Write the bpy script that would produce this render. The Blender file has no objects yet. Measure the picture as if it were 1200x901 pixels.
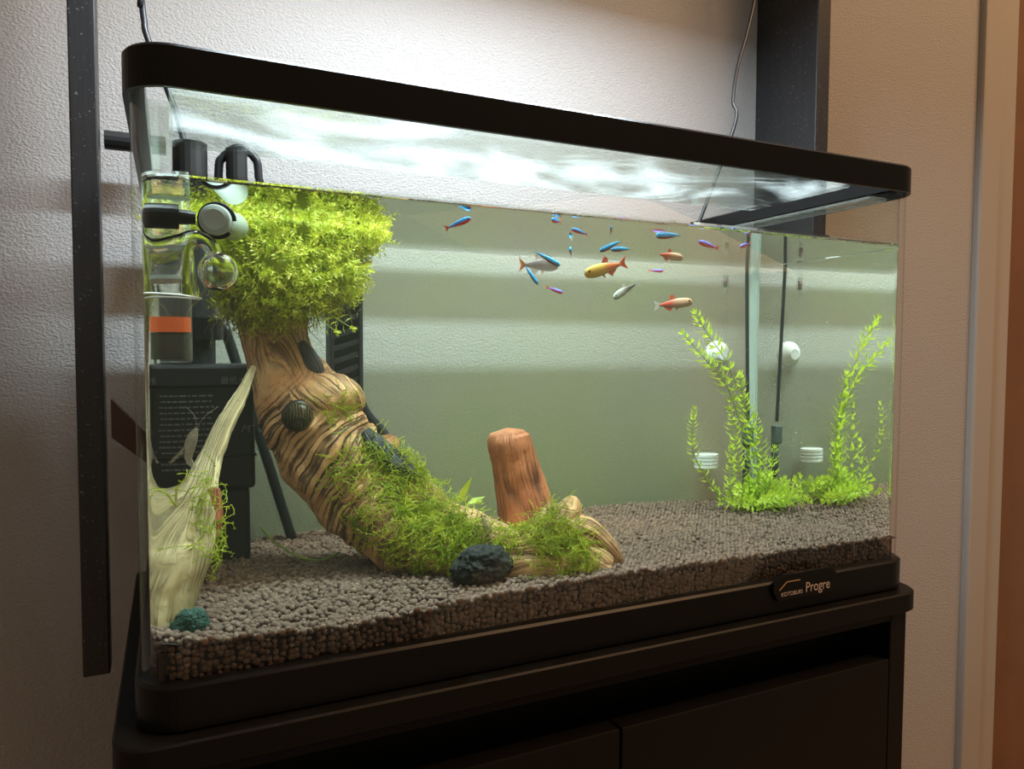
import bpy, bmesh, math, random
import numpy as np
from mathutils import Vector, Matrix, noise

S = bpy.context.scene
COL = S.collection
random.seed(7)
RNG = np.random.default_rng(11)

# ------------------------------------------------------------------ camera
CAM_POS = (0.01809, -0.43268, 0.21183)
YAW, PITCH, ROLL, FPX = 0.44044, -0.04738, 0.00386, 850.28
cd = bpy.data.cameras.new('camera')
cam = bpy.data.objects.new('camera', cd)
COL.objects.link(cam)
cd.sensor_fit = 'HORIZONTAL'
cd.sensor_width = 36.0
cd.lens = 36.0 * FPX / 1200.0
cd.clip_start = 0.01
_f = Vector((math.sin(YAW)*math.cos(PITCH), math.cos(YAW)*math.cos(PITCH), math.sin(PITCH)))
_r = Vector((math.cos(YAW), -math.sin(YAW), 0))
_u = _r.cross(_f)
_c, _s = math.cos(ROLL), math.sin(ROLL)
_r, _u = _c*_r + _s*_u, -_s*_r + _c*_u
M = Matrix((_r, _u, -_f)).transposed().to_4x4()
M.translation = Vector(CAM_POS)
cam.matrix_world = M
S.camera = cam

# ------------------------------------------------------------------ view, world, lights
S.view_settings.view_transform = 'Standard'
S.view_settings.look = 'None'
S.view_settings.gamma = 1.0
S.view_settings.use_curve_mapping = False
S.view_settings.exposure = 0.0
S.cycles.use_denoising = True
S.cycles.max_bounces = 16
S.cycles.transparent_max_bounces = 32
S.cycles.transmission_bounces = 10
S.cycles.glossy_bounces = 8
S.cycles.diffuse_bounces = 5
S.cycles.sample_clamp_indirect = 4.0

w = bpy.data.worlds.new('world')
S.world = w
w.use_nodes = True
bg = w.node_tree.nodes['Background']
bg.inputs[0].default_value = (1.0, 0.78, 0.55, 1)
bg.inputs[1].default_value = 0.20

def area_light(name, loc, target, sx, sy, power, color, spread=math.pi):
    l = bpy.data.lights.new(name, 'AREA')
    l.shape = 'RECTANGLE'; l.size = sx; l.size_y = sy
    l.energy = power; l.color = color; l.spread = spread
    o = bpy.data.objects.new(name, l); COL.objects.link(o)
    o.location = loc
    d = Vector(target) - Vector(loc)
    o.rotation_euler = d.to_track_quat('-Z', 'Y').to_euler()
    return o
# warm room lamp, high up to the right behind the camera
area_light('room_lamp', (1.9, -1.1, 2.6), (0.8, 0.36, 0.1), 1.5, 1.5, 68.0, (1.0, 0.58, 0.29))

# ------------------------------------------------------------------ helpers
def link(o, parent=None):
    COL.objects.link(o)
    if parent is not None:
        o.parent = parent
    return o
def tag(o, label=None, cat=None, group=None, kind=None):
    if label: o['label'] = label
    if cat: o['category'] = cat
    if group: o['group'] = group
    if kind: o['kind'] = kind
    return o
def empty(name, loc, label=None, cat=None, group=None):
    o = bpy.data.objects.new(name, None)
    o.empty_display_size = 0.01
    o.location = loc
    COL.objects.link(o)
    return tag(o, label, cat, group)
def mk(name, verts, faces, mat, parent=None, smooth=False, attrs=None):
    """one mesh object from world coordinates; a child is moved into its parent's space"""
    v = np.asarray(verts, dtype=np.float64)
    if parent is not None:
        p = parent; off = Vector((0, 0, 0))
        while p is not None:
            off += p.location; p = p.parent
        v = v - np.array(off)
    me = bpy.data.meshes.new(name)
    if isinstance(faces, np.ndarray):
        k = faces.shape[1]; n = len(faces)
        me.vertices.add(len(v)); me.vertices.foreach_set('co', v.astype(np.float32).ravel())
        me.loops.add(n*k); me.loops.foreach_set('vertex_index', faces.astype(np.int32).ravel())
        me.polygons.add(n)
        me.polygons.foreach_set('loop_start', np.arange(0, n*k, k, dtype=np.int32))
        me.update(calc_edges=True); me.validate()
    else:
        me.from_pydata([tuple(x) for x in v], [], [tuple(int(i) for i in f) for f in faces])
    if smooth:
        me.polygons.foreach_set('use_smooth', np.ones(len(me.polygons), dtype=bool))
    if attrs:
        for an, av in attrs.items():
            a = me.attributes.new(an, 'FLOAT', 'POINT')
            a.data.foreach_set('value', np.asarray(av, dtype=np.float32))
    if mat is not None:
        me.materials.append(mat)
    me.update()
    o = bpy.data.objects.new(name, me)
    return link(o, parent)
class MB:
    """collects shapes, builds them as one mesh object"""
    def __init__(s): s.v = []; s.f = []
    def add(s, v, f):
        n = len(s.v); s.v += [tuple(x) for x in v]; s.f += [tuple(int(i)+n for i in q) for q in f]; return s
    def box(s, a, b):
        x0, y0, z0 = a; x1, y1, z1 = b
        return s.add([(x0,y0,z0),(x1,y0,z0),(x1,y1,z0),(x0,y1,z0),(x0,y0,z1),(x1,y0,z1),(x1,y1,z1),(x0,y1,z1)],
                     [(0,3,2,1),(4,5,6,7),(0,1,5,4),(1,2,6,5),(2,3,7,6),(3,0,4,7)])
    def tube(s, path, r, n=10, cap=True):
        v, f = tube_geo(path, r, n, cap); return s.add(v, f)
    def build(s, name, mat, parent=None, smooth=False, bevel=0.0, seg=2):
        o = mk(name, s.v, s.f, mat, parent, smooth)
        if bevel > 0:
            m = o.modifiers.new('bevel', 'BEVEL'); m.width = bevel; m.segments = seg; m.limit_method = 'ANGLE'
            m.angle_limit = math.radians(40)
        return o
def frames(path):
    P = [Vector([float(c) for c in p]) for p in path]; n = len(P); out = []
    up = Vector((0, 0, 1)); prev = None
    for i in range(n):
        t = (P[min(i+1, n-1)] - P[max(i-1, 0)]).normalized()
        if prev is None:
            a = up if abs(t.z) < 0.9 else Vector((1, 0, 0))
            x = (a - t*a.dot(t)).normalized()
        else:
            x = (prev - t*prev.dot(t)).normalized()
        prev = x
        out.append((P[i], t, x, t.cross(x)))
    return out
def tube_geo(path, r, n=10, cap=True):
    fr = frames(path); m = len(fr)
    r = [float(q) for q in r] if hasattr(r, '__len__') else [float(r)]*m
    v = []; f = []
    for i, (p, t, x, y) in enumerate(fr):
        for k in range(n):
            a = 2*math.pi*k/n
            v.append(p + r[i]*(math.cos(a)*x + math.sin(a)*y))
    for i in range(m-1):
        for k in range(n):
            f.append((i*n+k, i*n+(k+1) % n, (i+1)*n+(k+1) % n, (i+1)*n+k))
    if cap:
        f.append(tuple(range(n-1, -1, -1))); f.append(tuple((m-1)*n+k for k in range(n)))
    return v, f
def spline(pts, n):
    """Catmull-Rom through rows of numbers"""
    a = np.asarray(pts, float); m = len(a)
    out = []
    for t in np.linspace(0, m-1, n):
        i = min(int(t), m-2); u = t-i
        p0 = a[max(i-1, 0)]; p1 = a[i]; p2 = a[i+1]; p3 = a[min(i+2, m-1)]
        out.append(0.5*((2*p1)+(-p0+p2)*u+(2*p0-5*p1+4*p2-p3)*u*u+(-p0+3*p1-3*p2+p3)*u**3))
    return np.array(out)
def rrect(x0, y0, x1, y1, rf, rb, n=10):
    """rounded rectangle seen from above, counter-clockwise; rf = radius of the two front corners, rb = rear"""
    out = []
    for cx, cy, r, a0 in ((x0+rf, y0+rf, rf, math.pi), (x1-rf, y0+rf, rf, 1.5*math.pi),
                          (x1-rb, y1-rb, rb, 0), (x0+rb, y1-rb, rb, 0.5*math.pi)):
        for k in range(n+1):
            a = a0 + 0.5*math.pi*k/n
            out.append((cx+r*math.cos(a), cy+r*math.sin(a)))
    return out
def prism(out, z0, z1, cham=0.0):
    n = len(out); v = []; f = []
    cx = sum(p[0] for p in out)/n; cy = sum(p[1] for p in out)/n
    def ins(p, d):
        return (p[0]+d*(1 if p[0] < cx else -1), p[1]+d*(1 if p[1] < cy else -1))
    lv = [(z0, cham), (z0+cham, 0), (z1-cham, 0), (z1, cham)] if cham else [(z0, 0), (z1, 0)]
    for z, d in lv: v += [(*ins(p, d), z) for p in out]
    for i in range(len(lv)-1):
        for k in range(n): f.append((i*n+k, i*n+(k+1) % n, (i+1)*n+(k+1) % n, (i+1)*n+k))
    f.append(tuple(range(n-1, -1, -1))); f.append(tuple((len(lv)-1)*n+k for k in range(n)))
    return v, f
def ring_wall(o, i, prof):
    """closed ring between outlines o (outer) and i (inner); prof = (t, z) around the section, t 0 outer .. 1 inner"""
    n = len(o); m = len(prof); v = []; f = []
    for t, z in prof:
        v += [(a[0]*(1-t)+b[0]*t, a[1]*(1-t)+b[1]*t, z) for a, b in zip(o, i)]
    for j in range(m):
        j2 = (j+1) % m
        for k in range(n):
            k2 = (k+1) % n
            f.append((j*n+k, j*n+k2, j2*n+k2, j2*n+k))
    return v, f
def ico(sub=2):
    bm = bmesh.new(); bmesh.ops.create_icosphere(bm, subdivisions=sub, radius=1.0)
    v = np.array([x.co[:] for x in bm.verts]); f = np.array([[q.index for q in p.verts] for p in bm.faces])
    bm.free(); return v, f
def uvs(n=16, m=10):
    v = [(0, 0, 1)]; f = []
    for j in range(1, m):
        a = math.pi*j/m
        for k in range(n):
            b = 2*math.pi*k/n; v.append((math.sin(a)*math.cos(b), math.sin(a)*math.sin(b), math.cos(a)))
    v.append((0, 0, -1)); L = len(v)-1
    for k in range(n):
        f.append((0, 1+k, 1+(k+1) % n)); f.append((L, L-n+(k+1) % n, L-n+k))
    for j in range(m-2):
        for k in range(n):
            f.append((1+j*n+k, 1+(j+1)*n+k, 1+(j+1)*n+(k+1) % n, 1+j*n+(k+1) % n))
    return np.array(v), f

# ------------------------------------------------------------------ materials
class N:
    def __init__(s, name):
        s.m = bpy.data.materials.new(name); s.m.use_nodes = True
        s.t = s.m.node_tree; s.t.nodes.clear()
        s.out = s.n('ShaderNodeOutputMaterial')
    def n(s, typ, **kw):
        x = s.t.nodes.new(typ)
        for k, v in kw.items():
            if k == 'op': x.operation = v
            else: setattr(x, k, v)
        return x
    def l(s, a, b): s.t.links.new(a, b); return s
    def math(s, op, a, b=None, c=None, clamp=False):
        x = s.n('ShaderNodeMath'); x.operation = op; x.use_clamp = clamp
        for i, q in enumerate((a, b, c)):
            if q is None: continue
            if isinstance(q, (int, float)): x.inputs[i].default_value = q
            else: s.l(q, x.inputs[i])
        return x.outputs[0]
    def tex(s, kind, scale, detail=2.0, vec=None, **kw):
        x = s.n(kind)
        if 'Scale' in x.inputs: x.inputs['Scale'].default_value = scale
        if 'Detail' in x.inputs: x.inputs['Detail'].default_value = detail
        for k, v in kw.items():
            if k in x.inputs: x.inputs[k].default_value = v
            else: setattr(x, k, v)
        if vec is not None: s.l(vec, x.inputs['Vector'])
        return x
    def coord(s, which='Object'):
        return s.n('ShaderNodeTexCoord').outputs[which]
    def mapping(s, vec, scale):
        x = s.n('ShaderNodeMapping'); s.l(vec, x.inputs[0]); x.inputs['Scale'].default_value = scale; return x.outputs[0]
    def ramp(s, fac, stops, interp='LINEAR'):
        x = s.n('ShaderNodeValToRGB'); x.color_ramp.interpolation = interp
        e = x.color_ramp.elements
        while len(e) < len(stops): e.new(0.5)
        for q, (p, c) in zip(e, stops): q.position = p; q.color = (*c, 1) if len(c) == 3 else c
        s.l(fac, x.inputs[0]); return x.outputs[0]
    def mixc(s, fac, a, b, mode='MIX'):
        x = s.n('ShaderNodeMix'); x.data_type = 'RGBA'; x.blend_type = mode
        for sock, q in ((x.inputs['Factor'], fac), (x.inputs[6], a), (x.inputs[7], b)):
            if isinstance(q, (int, float)): sock.default_value = q
            elif isinstance(q, tuple): sock.default_value = (*q, 1)
            else: s.l(q, sock)
        return x.outputs[2]
    def bump(s, h, strength, dist):
        x = s.n('ShaderNodeBump'); x.inputs['Strength'].default_value = strength; x.inputs['Distance'].default_value = dist
        s.l(h, x.inputs['Height']); return x.outputs[0]
    def princ(s, color=None, rough=0.5, normal=None, **kw):
        x = s.n('ShaderNodeBsdfPrincipled')
        if color is not None:
            if isinstance(color, tuple): x.inputs['Base Color'].default_value = (*color, 1)
            else: s.l(color, x.inputs['Base Color'])
        if isinstance(rough, (int, float)): x.inputs['Roughness'].default_value = rough
        else: s.l(rough, x.inputs['Roughness'])
        if normal is not None: s.l(normal, x.inputs['Normal'])
        for k, v in kw.items(): x.inputs[k].default_value = v
        return x.outputs[0]
    def mixs(s, fac, a, b):
        x = s.n('ShaderNodeMixShader')
        if isinstance(fac, (int, float)): x.inputs[0].default_value = fac
        else: s.l(fac, x.inputs[0])
        s.l(a, x.inputs[1]); s.l(b, x.inputs[2]); return x.outputs[0]
    def done(s, surf): s.l(surf, s.out.inputs['Surface']); return s.m

def plain(name, color, rough=0.5, var=0.12, nscale=60.0, bump=0.0, **kw):
    m = N(name); c = m.coord()
    t = m.tex('ShaderNodeTexNoise', nscale, 3.0, c)
    lo = tuple(x*(1-var) for x in color); hi = tuple(min(1, x*(1+var)) for x in color)
    col = m.mixc(t.outputs[0], lo, hi)
    nrm = m.bump(t.outputs[0], bump, 0.001) if bump else None
    return m.done(m.princ(col, rough, nrm, **kw))

def schlick(m, f0, f1):
    lw = m.n('ShaderNodeLayerWeight'); lw.inputs[0].default_value = 0.5
    return m.math('MULTIPLY_ADD', m.math('POWER', lw.outputs['Facing'], 5.0), f1, f0, clamp=True)

def glass_pane():
    m = N('clear_pane')
    tr = m.n('ShaderNodeBsdfTransparent'); tr.inputs[0].default_value = (0.985, 1.0, 0.992, 1)
    gl = m.n('ShaderNodeBsdfGlossy'); gl.inputs['Roughness'].default_value = 0.0
    f2 = schlick(m, 0.003, 0.6)
    return m.done(m.mixs(f2, tr.outputs[0], gl.outputs[0]))

def thin_glass(name, tint=(1, 1, 1), edge=0.55, rough=0.02, body=0.06):
    """thin clear wall: see-through face on, brighter and denser towards its silhouette"""
    m = N(name)
    tr = m.n('ShaderNodeBsdfTransparent'); tr.inputs[0].default_value = (*tint, 1)
    gl = m.n('ShaderNodeBsdfGlossy'); gl.inputs['Roughness'].default_value = rough
    gl.inputs[0].default_value = (0.95, 1.0, 0.97, 1)
    df = m.n('ShaderNodeBsdfDiffuse'); df.inputs[0].default_value = (0.7, 0.78, 0.72, 1)
    lw = m.n('ShaderNodeLayerWeight'); lw.inputs[0].default_value = 0.35
    f = m.math('MULTIPLY_ADD', m.math('POWER', lw.outputs['Facing'], 1.6), edge, body, clamp=True)
    s = m.mixs(0.25, gl.outputs[0], df.outputs[0])
    return m.done(m.mixs(f, tr.outputs[0], s))

def water_mat():
    m = N('tank_water')
    rf = m.n('ShaderNodeBsdfGlass'); rf.inputs['Roughness'].default_value = 0.0; rf.inputs['IOR'].default_value = 1.333
    c = m.coord()
    wv = m.tex('ShaderNodeTexNoise', 28.0, 1.0, c)
    nb = m.bump(wv.outputs[0], 0.05, 0.0006)
    tr = m.n('ShaderNodeBsdfTransparent')
    gl = m.n('ShaderNodeBsdfGlossy'); gl.inputs['Roughness'].default_value = 0.0; m.l(nb, gl.inputs['Normal'])
    fr = m.n('ShaderNodeFresnel'); fr.inputs[0].default_value = 1.333
    top = m.mixs(fr.outputs[0], tr.outputs[0], gl.outputs[0])
    g = m.n('ShaderNodeNewGeometry')
    sx = m.n('ShaderNodeSeparateXYZ'); m.l(g.outputs['True Normal'], sx.inputs[0])
    up = m.math('GREATER_THAN', m.math('ABSOLUTE', sx.outputs[2]), 0.6)
    m.l(m.mixs(up, rf.outputs[0], top), m.out.inputs['Surface'])
    ab = m.n('ShaderNodeVolumeAbsorption'); ab.inputs[0].default_value = (0.74, 0.86, 0.64, 1); ab.inputs[1].default_value = WATER_DENSITY
    sc = m.n('ShaderNodeVolumeScatter'); sc.inputs[0].default_value = (0.80, 0.92, 0.72, 1); sc.inputs['Density'].default_value = WATER_HAZE
    av = m.n('ShaderNodeAddShader'); m.l(ab.outputs[0], av.inputs[0]); m.l(sc.outputs[0], av.inputs[1])
    m.l(av.outputs[0], m.out.inputs['Volume'])
    return m.m
WATER_DENSITY = 1.4
WATER_HAZE = 0.16

def wall_mat():
    m = N('embossed_wallpaper'); c = m.coord()
    a = m.tex('ShaderNodeTexNoise', 430.0, 2.0, m.mapping(c, (0.8, 1.0, 1.5)))
    b = m.tex('ShaderNodeTexVoronoi', 380.0, 0.0, c)
    h = m.math('ADD', a.outputs[0], m.math('MULTIPLY', b.outputs['Distance'], 0.5))
    big = m.tex('ShaderNodeTexNoise', 3.0, 2.0, c)
    col = m.mixc(big.outputs[0], (0.36, 0.345, 0.335), (0.41, 0.395, 0.385))
    return m.done(m.princ(col, 0.75, m.bump(h, 0.75, 0.0012)))

def black_wood():
    m = N('black_painted_board'); c = m.coord()
    g = m.tex('ShaderNodeTexNoise', 30.0, 4.0, m.mapping(c, (6, 6, 0.5)))
    sp = m.tex('ShaderNodeTexNoise', 420.0, 1.0, c)
    dust = m.math('GREATER_THAN', sp.outputs[0], 0.73)
    col = m.mixc(g.outputs[0], (0.010, 0.010, 0.011), (0.022, 0.022, 0.024))
    col = m.mixc(m.math('MULTIPLY', dust, 0.5), col, (0.25, 0.25, 0.25))
    return m.done(m.princ(col, 0.42, m.bump(g.outputs[0], 0.25, 0.001)))

def log_mat(name, light, mid, dark, red, lam=0.0052, depth=1.0):
    m = N(name); c = m.coord()
    A = lambda q: m.n('ShaderNodeAttribute', attribute_name=q).outputs['Fac']
    across, along, rings, crev = A('across'), A('along'), A('rings'), A('groove')
    n0 = m.tex('ShaderNodeTexNoise', 55.0, 3.0, c)
    n2 = m.tex('ShaderNodeTexNoise', 24.0, 4.0, c)
    n3 = m.tex('ShaderNodeTexNoise', 240.0, 4.0, c)
    n4 = m.tex('ShaderNodeTexNoise', 34.0, 2.0, c)
    def lines(ph, l, wob):
        a = m.math('SINE', m.math('MULTIPLY_ADD', n0.outputs[0], wob, m.math('MULTIPLY', ph, 6.2832/l)))
        return m.math('MULTIPLY', m.math('SUBTRACT', a, 0.35, clamp=True), 1.6, clamp=True)
    ga = m.math('MAXIMUM', lines(across, lam, 5.0), m.math('MULTIPLY', lines(across, lam*2.7, 7.0), 0.9))
    gl = m.math('MAXIMUM', m.math('MULTIPLY', lines(along, lam*0.62, 6.0), 0.55), m.math('MULTIPLY', lines(along, lam*1.9, 6.0), 0.7))
    g = m.math('ADD', m.math('MULTIPLY', ga, rings), m.math('MULTIPLY', gl, m.math('SUBTRACT', 1.0, rings)))
    keep = m.math('MULTIPLY', m.math('SUBTRACT', n4.outputs[0], 0.34, clamp=True), 4.5, clamp=True)
    g = m.math('MULTIPLY', m.math('MULTIPLY', g, keep), depth)
    # fine fibre, stretched along the line direction
    cv = m.n('ShaderNodeCombineXYZ'); m.l(m.math('MULTIPLY', across, m.math('MULTIPLY_ADD', rings, 1500.0, 120.0)), cv.inputs[0])
    m.l(m.math('MULTIPLY', along, m.math('MULTIPLY_ADD', rings, -1100.0, 1300.0)), cv.inputs[1])
    n1 = m.tex('ShaderNodeTexNoise', 1.0, 4.0, cv.outputs[0])
    k = m.math('ADD', m.math('MULTIPLY', n1.outputs[0], 0.55), m.math('MULTIPLY', n2.outputs[0], 0.45))
    col = m.ramp(k, [(0.34, mid), (0.58, light)])
    col = m.mixc(m.math('MULTIPLY', m.math('SUBTRACT', n2.outputs[0], 0.52, clamp=True), 4.5, clamp=True), col, red)
    col = m.mixc(m.math('MULTIPLY', m.math('SUBTRACT', n3.outputs[0], 0.58, clamp=True), 3.0, clamp=True), col, dark)
    col = m.mixc(m.math('MULTIPLY', crev, 0.8, clamp=True), col, dark)
    col = m.mixc(m.math('MULTIPLY', g, 0.92, clamp=True), col, tuple(x*0.5 for x in dark))
    h = m.math('ADD', m.math('MULTIPLY', g, -1.0), m.math('ADD', m.math('MULTIPLY', n1.outputs[0], 0.35), m.math('MULTIPLY', n3.outputs[0], 0.25)))
    return m.done(m.princ(col, 0.55, m.bump(h, 0.9, 0.0016)))

def leaf_mat(name, a, b, trans=0.45):
    m = N(name); c = m.coord()
    t = m.tex('ShaderNodeTexNoise', 120.0, 2.0, c)
    col = m.ramp(t.outputs[0], [(0.3, a), (0.7, b)])
    p = m.princ(col, 0.45)
    tl = m.n('ShaderNodeBsdfTranslucent'); m.l(col, tl.inputs[0])
    return m.done(m.mixs(trans, p, tl.outputs[0]))

def pellet_mat():
    m = N('soil_grain'); c = m.coord()
    t = m.tex('ShaderNodeTexNoise', 260.0, 2.0, c)
    t2 = m.tex('ShaderNodeTexNoise', 1500.0, 2.0, c)
    col = m.ramp(t.outputs[0], [(0.30, (0.095, 0.057, 0.040)), (0.55, (0.170, 0.108, 0.078)), (0.75, (0.265, 0.175, 0.125))])
    return m.done(m.princ(col, 0.85, m.bump(t2.outputs[0], 0.5, 0.0005)))

def lid_mat():
    m = N('wet_lid_glass'); c = m.coord()
    big = m.tex('ShaderNodeTexNoise', 9.0, 5.0, m.mapping(c, (1.0, 1.6, 1)), Distortion=1.2)
    sm = m.tex('ShaderNodeTexVoronoi', 150.0, 0.0, c)
    fine = m.tex('ShaderNodeTexNoise', 60.0, 4.0, c, Distortion=2.0)
    tr = m.n('ShaderNodeBsdfTransparent'); tr.inputs[0].default_value = (0.96, 1, 0.98, 1)
    gl = m.n('ShaderNodeBsdfGlossy'); gl.inputs['Roughness'].default_value = 0.05
    nb = m.bump(fine.outputs[0], 0.35, 0.002); m.l(nb, gl.inputs['Normal'])
    tl = m.n('ShaderNodeBsdfTranslucent'); tl.inputs[0].default_value = (0.85, 0.93, 0.95, 1)
    base = m.mixs(schlick(m, 0.04, 0.9), tr.outputs[0], gl.outputs[0])
    k = m.math('MULTIPLY_ADD', m.math('MULTIPLY', m.math('SUBTRACT', big.outputs[0], 0.47), 1.5), fine.outputs[0], 0.015, clamp=True)
    return m.done(m.mixs(m.math('MINIMUM', k, 0.26), base, tl.outputs[0]))

def film_mat():
    m = N('veil_film'); c = m.coord()  # greenish veil that lifts the dim wall seen behind it
    a = m.tex('ShaderNodeTexNoise', 5.0, 3.0, c); b = m.tex('ShaderNodeTexNoise', 900.0, 1.0, c)
    col = m.ramp(a.outputs[0], [(0.35, (0.52, 0.54, 0.40)), (0.70, (0.50, 0.60, 0.28))])
    tr = m.n('ShaderNodeBsdfTransparent'); df = m.n('ShaderNodeBsdfDiffuse'); m.l(col, df.inputs[0])
    k = m.math('MULTIPLY_ADD', b.outputs[0], 0.16, 0.10)
    return m.done(m.mixs(k, tr.outputs[0], df.outputs[0]))

MAT = {}
MAT['wall'] = wall_mat()
MAT['black_wood'] = black_wood()
MAT['plastic'] = plain('black_plastic', (0.007, 0.007, 0.0075), 0.30, 0.2, 40, **{'Specular IOR Level': 0.16})
MAT['dull'] = plain('matt_black_plastic', (0.009, 0.010, 0.011), 0.5, 0.25, 60)
MAT['cabinet'] = plain('black_cabinet_laminate', (0.0075, 0.0070, 0.0068), 0.42, 0.15, 25, **{'Specular IOR Level': 0.14})
MAT['pane'] = glass_pane()
MAT['water'] = water_mat()
MAT['lid'] = lid_mat()
MAT['silicone'] = plain('pale_silicone', (0.46, 0.55, 0.49), 0.3, 0.05, 30)
MAT['pellet'] = pellet_mat()
MAT['soil'] = plain('dark_soil', (0.03, 0.024, 0.02), 0.9)
MAT['log'] = log_mat('driftwood_brown', (0.93, 0.58, 0.28), (0.50, 0.235, 0.075), (0.075, 0.028, 0.010), (0.56, 0.22, 0.075))
MAT['redlog'] = log_mat('driftwood_red', (0.66, 0.25, 0.10), (0.46, 0.14, 0.055), (0.08, 0.03, 0.018), (0.24, 0.06, 0.03))
MAT['palelog'] = log_mat('driftwood_pale', (0.78, 0.66, 0.36), (0.62, 0.50, 0.25), (0.30, 0.22, 0.09), (0.58, 0.44, 0.22))
MAT['char'] = log_mat('weathered_grey_wood', (0.16, 0.17, 0.18), (0.06, 0.065, 0.07), (0.012, 0.012, 0.014), (0.10, 0.10, 0.11))
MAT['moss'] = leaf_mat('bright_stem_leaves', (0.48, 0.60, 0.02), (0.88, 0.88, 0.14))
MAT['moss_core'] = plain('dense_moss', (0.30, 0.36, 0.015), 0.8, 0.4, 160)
MAT['javamoss'] = leaf_mat('moss_green', (0.26, 0.38, 0.010), (0.66, 0.70, 0.05), 0.35)
MAT['root'] = leaf_mat('fine_roots', (0.22, 0.22, 0.04), (0.40, 0.34, 0.10), 0.3)
MAT['leaf'] = leaf_mat('fresh_leaves', (0.46, 0.66, 0.02), (0.74, 0.86, 0.10), 0.5)
MAT['stem'] = plain('plant_stem', (0.24, 0.36, 0.05), 0.6)
MAT['glass'] = thin_glass('clear_glassware')
_gw = N('air_filled_glass'); _g = _gw.n('ShaderNodeBsdfGlass'); _g.inputs['IOR'].default_value = 0.80; _g.inputs['Roughness'].default_value = 0.0
MAT['airglass'] = _gw.done(_g.outputs[0])
MAT['frost'] = plain('frosted_grey_glass', (0.42, 0.50, 0.46), 0.3)
MAT['white'] = plain('white_plastic', (0.82, 0.85, 0.82), 0.35, 0.04)
MAT['orange'] = plain('orange_band', (0.80, 0.13, 0.015), 0.5, 0.05)
MAT['cord'] = plain('black_cord', (0.012, 0.014, 0.018), 0.4)
MAT['lava'] = plain('black_lava_stone', (0.018, 0.022, 0.018), 0.9, 0.5, 200)
MAT['teal'] = plain('teal_stone', (0.018, 0.062, 0.045), 0.8, 0.5, 220)
MAT['trim'] = plain('beige_casing', (0.40, 0.36, 0.32), 0.45, 0.04, 8)
MAT['door'] = plain('brown_door_wood', (0.20, 0.095, 0.045), 0.45, 0.2, 12)
MAT['floor'] = plain('wood_floor', (0.28, 0.17, 0.10), 0.5, 0.2, 9)
MAT['brace'] = plain('brown_brace_wood', (0.09, 0.045, 0.028), 0.6, 0.2, 30)
MAT['print'] = plain('pale_print', (0.55, 0.46, 0.40), 0.5, 0.03)
MAT['grey_print'] = plain('grey_print', (0.16, 0.17, 0.16), 0.6, 0.05)
MAT['gold'] = plain('gold_print', (0.55, 0.33, 0.12), 0.4, 0.03)

# ------------------------------------------------------------------ room
WALL_Y = 0.361
FLOOR_Z = -0.72
tag(MB().box((-1.6, WALL_Y, FLOOR_Z), (1.2585, WALL_Y+0.1, 1.7)).build('wall_back', MAT['wall']), kind='structure')
tag(MB().box((-1.6, -1.6, FLOOR_Z-0.05), (2.4, WALL_Y+0.1, FLOOR_Z)).build('floor', MAT['floor']), kind='structure')
tr = tag(MB().box((1.2585, WALL_Y-0.012, FLOOR_Z), (1.3090, WALL_Y+0.1, 1.7)).build('trim_1', MAT['trim'], bevel=0.004), kind='structure')
tag(MB().box((1.3090, WALL_Y-0.004, FLOOR_Z), (1.3610, WALL_Y+0.1, 1.7)).build('trim_2', MAT['trim'], bevel=0.003), kind='structure')
tag(MB().box((1.3610, WALL_Y+0.02, FLOOR_Z), (2.2, WALL_Y+0.06, 1.4)).build('door_1', MAT['door']), kind='structure')

# wall mounted boards either side of the tank
def post(name, x0, x1, z0, z1, label, yb=WALL_Y-0.0005):
    o = MB().box((x0, 0.2535, z0), (x1, yb, z1)).build(name, MAT['black_wood'], bevel=0.0012)
    return tag(o, label, 'board')
pL = post('wall_board', -0.0518, -0.0319, -0.062, 1.0, 'black painted upright board left of the tank, ending above the floor', 0.277)
post('wall_board', 0.7685, 0.7911, -0.062, 1.0, 'black painted upright board on the wall behind the tank right end')
rod = MB().tube([(-0.032, 0.325, 0.400), (0.018, 0.325, 0.400)], 0.0085, 14).build('rod', MAT['dull'], smooth=False)
tag(rod, 'short black rod reaching from left board behind the tank corner', 'rod')
br = mk('wall_brace', [(-0.0317, 0.325, 0.165), (-0.0317, 0.325, 0.130), (0.03, 0.325, 0.075), (0.03, 0.325, 0.095),
                       (-0.0317, 0.340, 0.165), (-0.0317, 0.340, 0.130), (0.03, 0.340, 0.075), (0.03, 0.340, 0.095)],
        [(0, 1, 2, 3), (7, 6, 5, 4), (0, 4, 5, 1), (1, 5, 6, 2), (2, 6, 7, 3), (3, 7, 4, 0)], MAT['brace'])
tag(br, 'brown wooden brace slanting down behind the left tank edge', 'brace')

# ------------------------------------------------------------------ lamp above the tank
LAMP = (0.30, 0.08, 0.705)
lamp = empty('aquarium_light', LAMP, 'slim black light bar hanging above the tank', 'lamp')
MB().box((0.03, 0.035, 0.708), (0.57, 0.125, 0.728)).build('housing', MAT['plastic'], lamp, bevel=0.003)
m_ = N('lamp_diffuser'); e_ = m_.n('ShaderNodeEmission'); e_.inputs[0].default_value = (0.9, 0.97, 1, 1); e_.inputs[1].default_value = 8.0
MB().box((0.05, 0.045, 0.7045), (0.55, 0.115, 0.7079)).build('diffuser', m_.done(e_.outputs[0]), lamp)
la = area_light('lamp_glow', (0.30, 0.08, 0.7035), (0.30, -0.075, 0.0), 0.46, 0.05, 18.0, (0.78, 0.91, 1.0))

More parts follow.
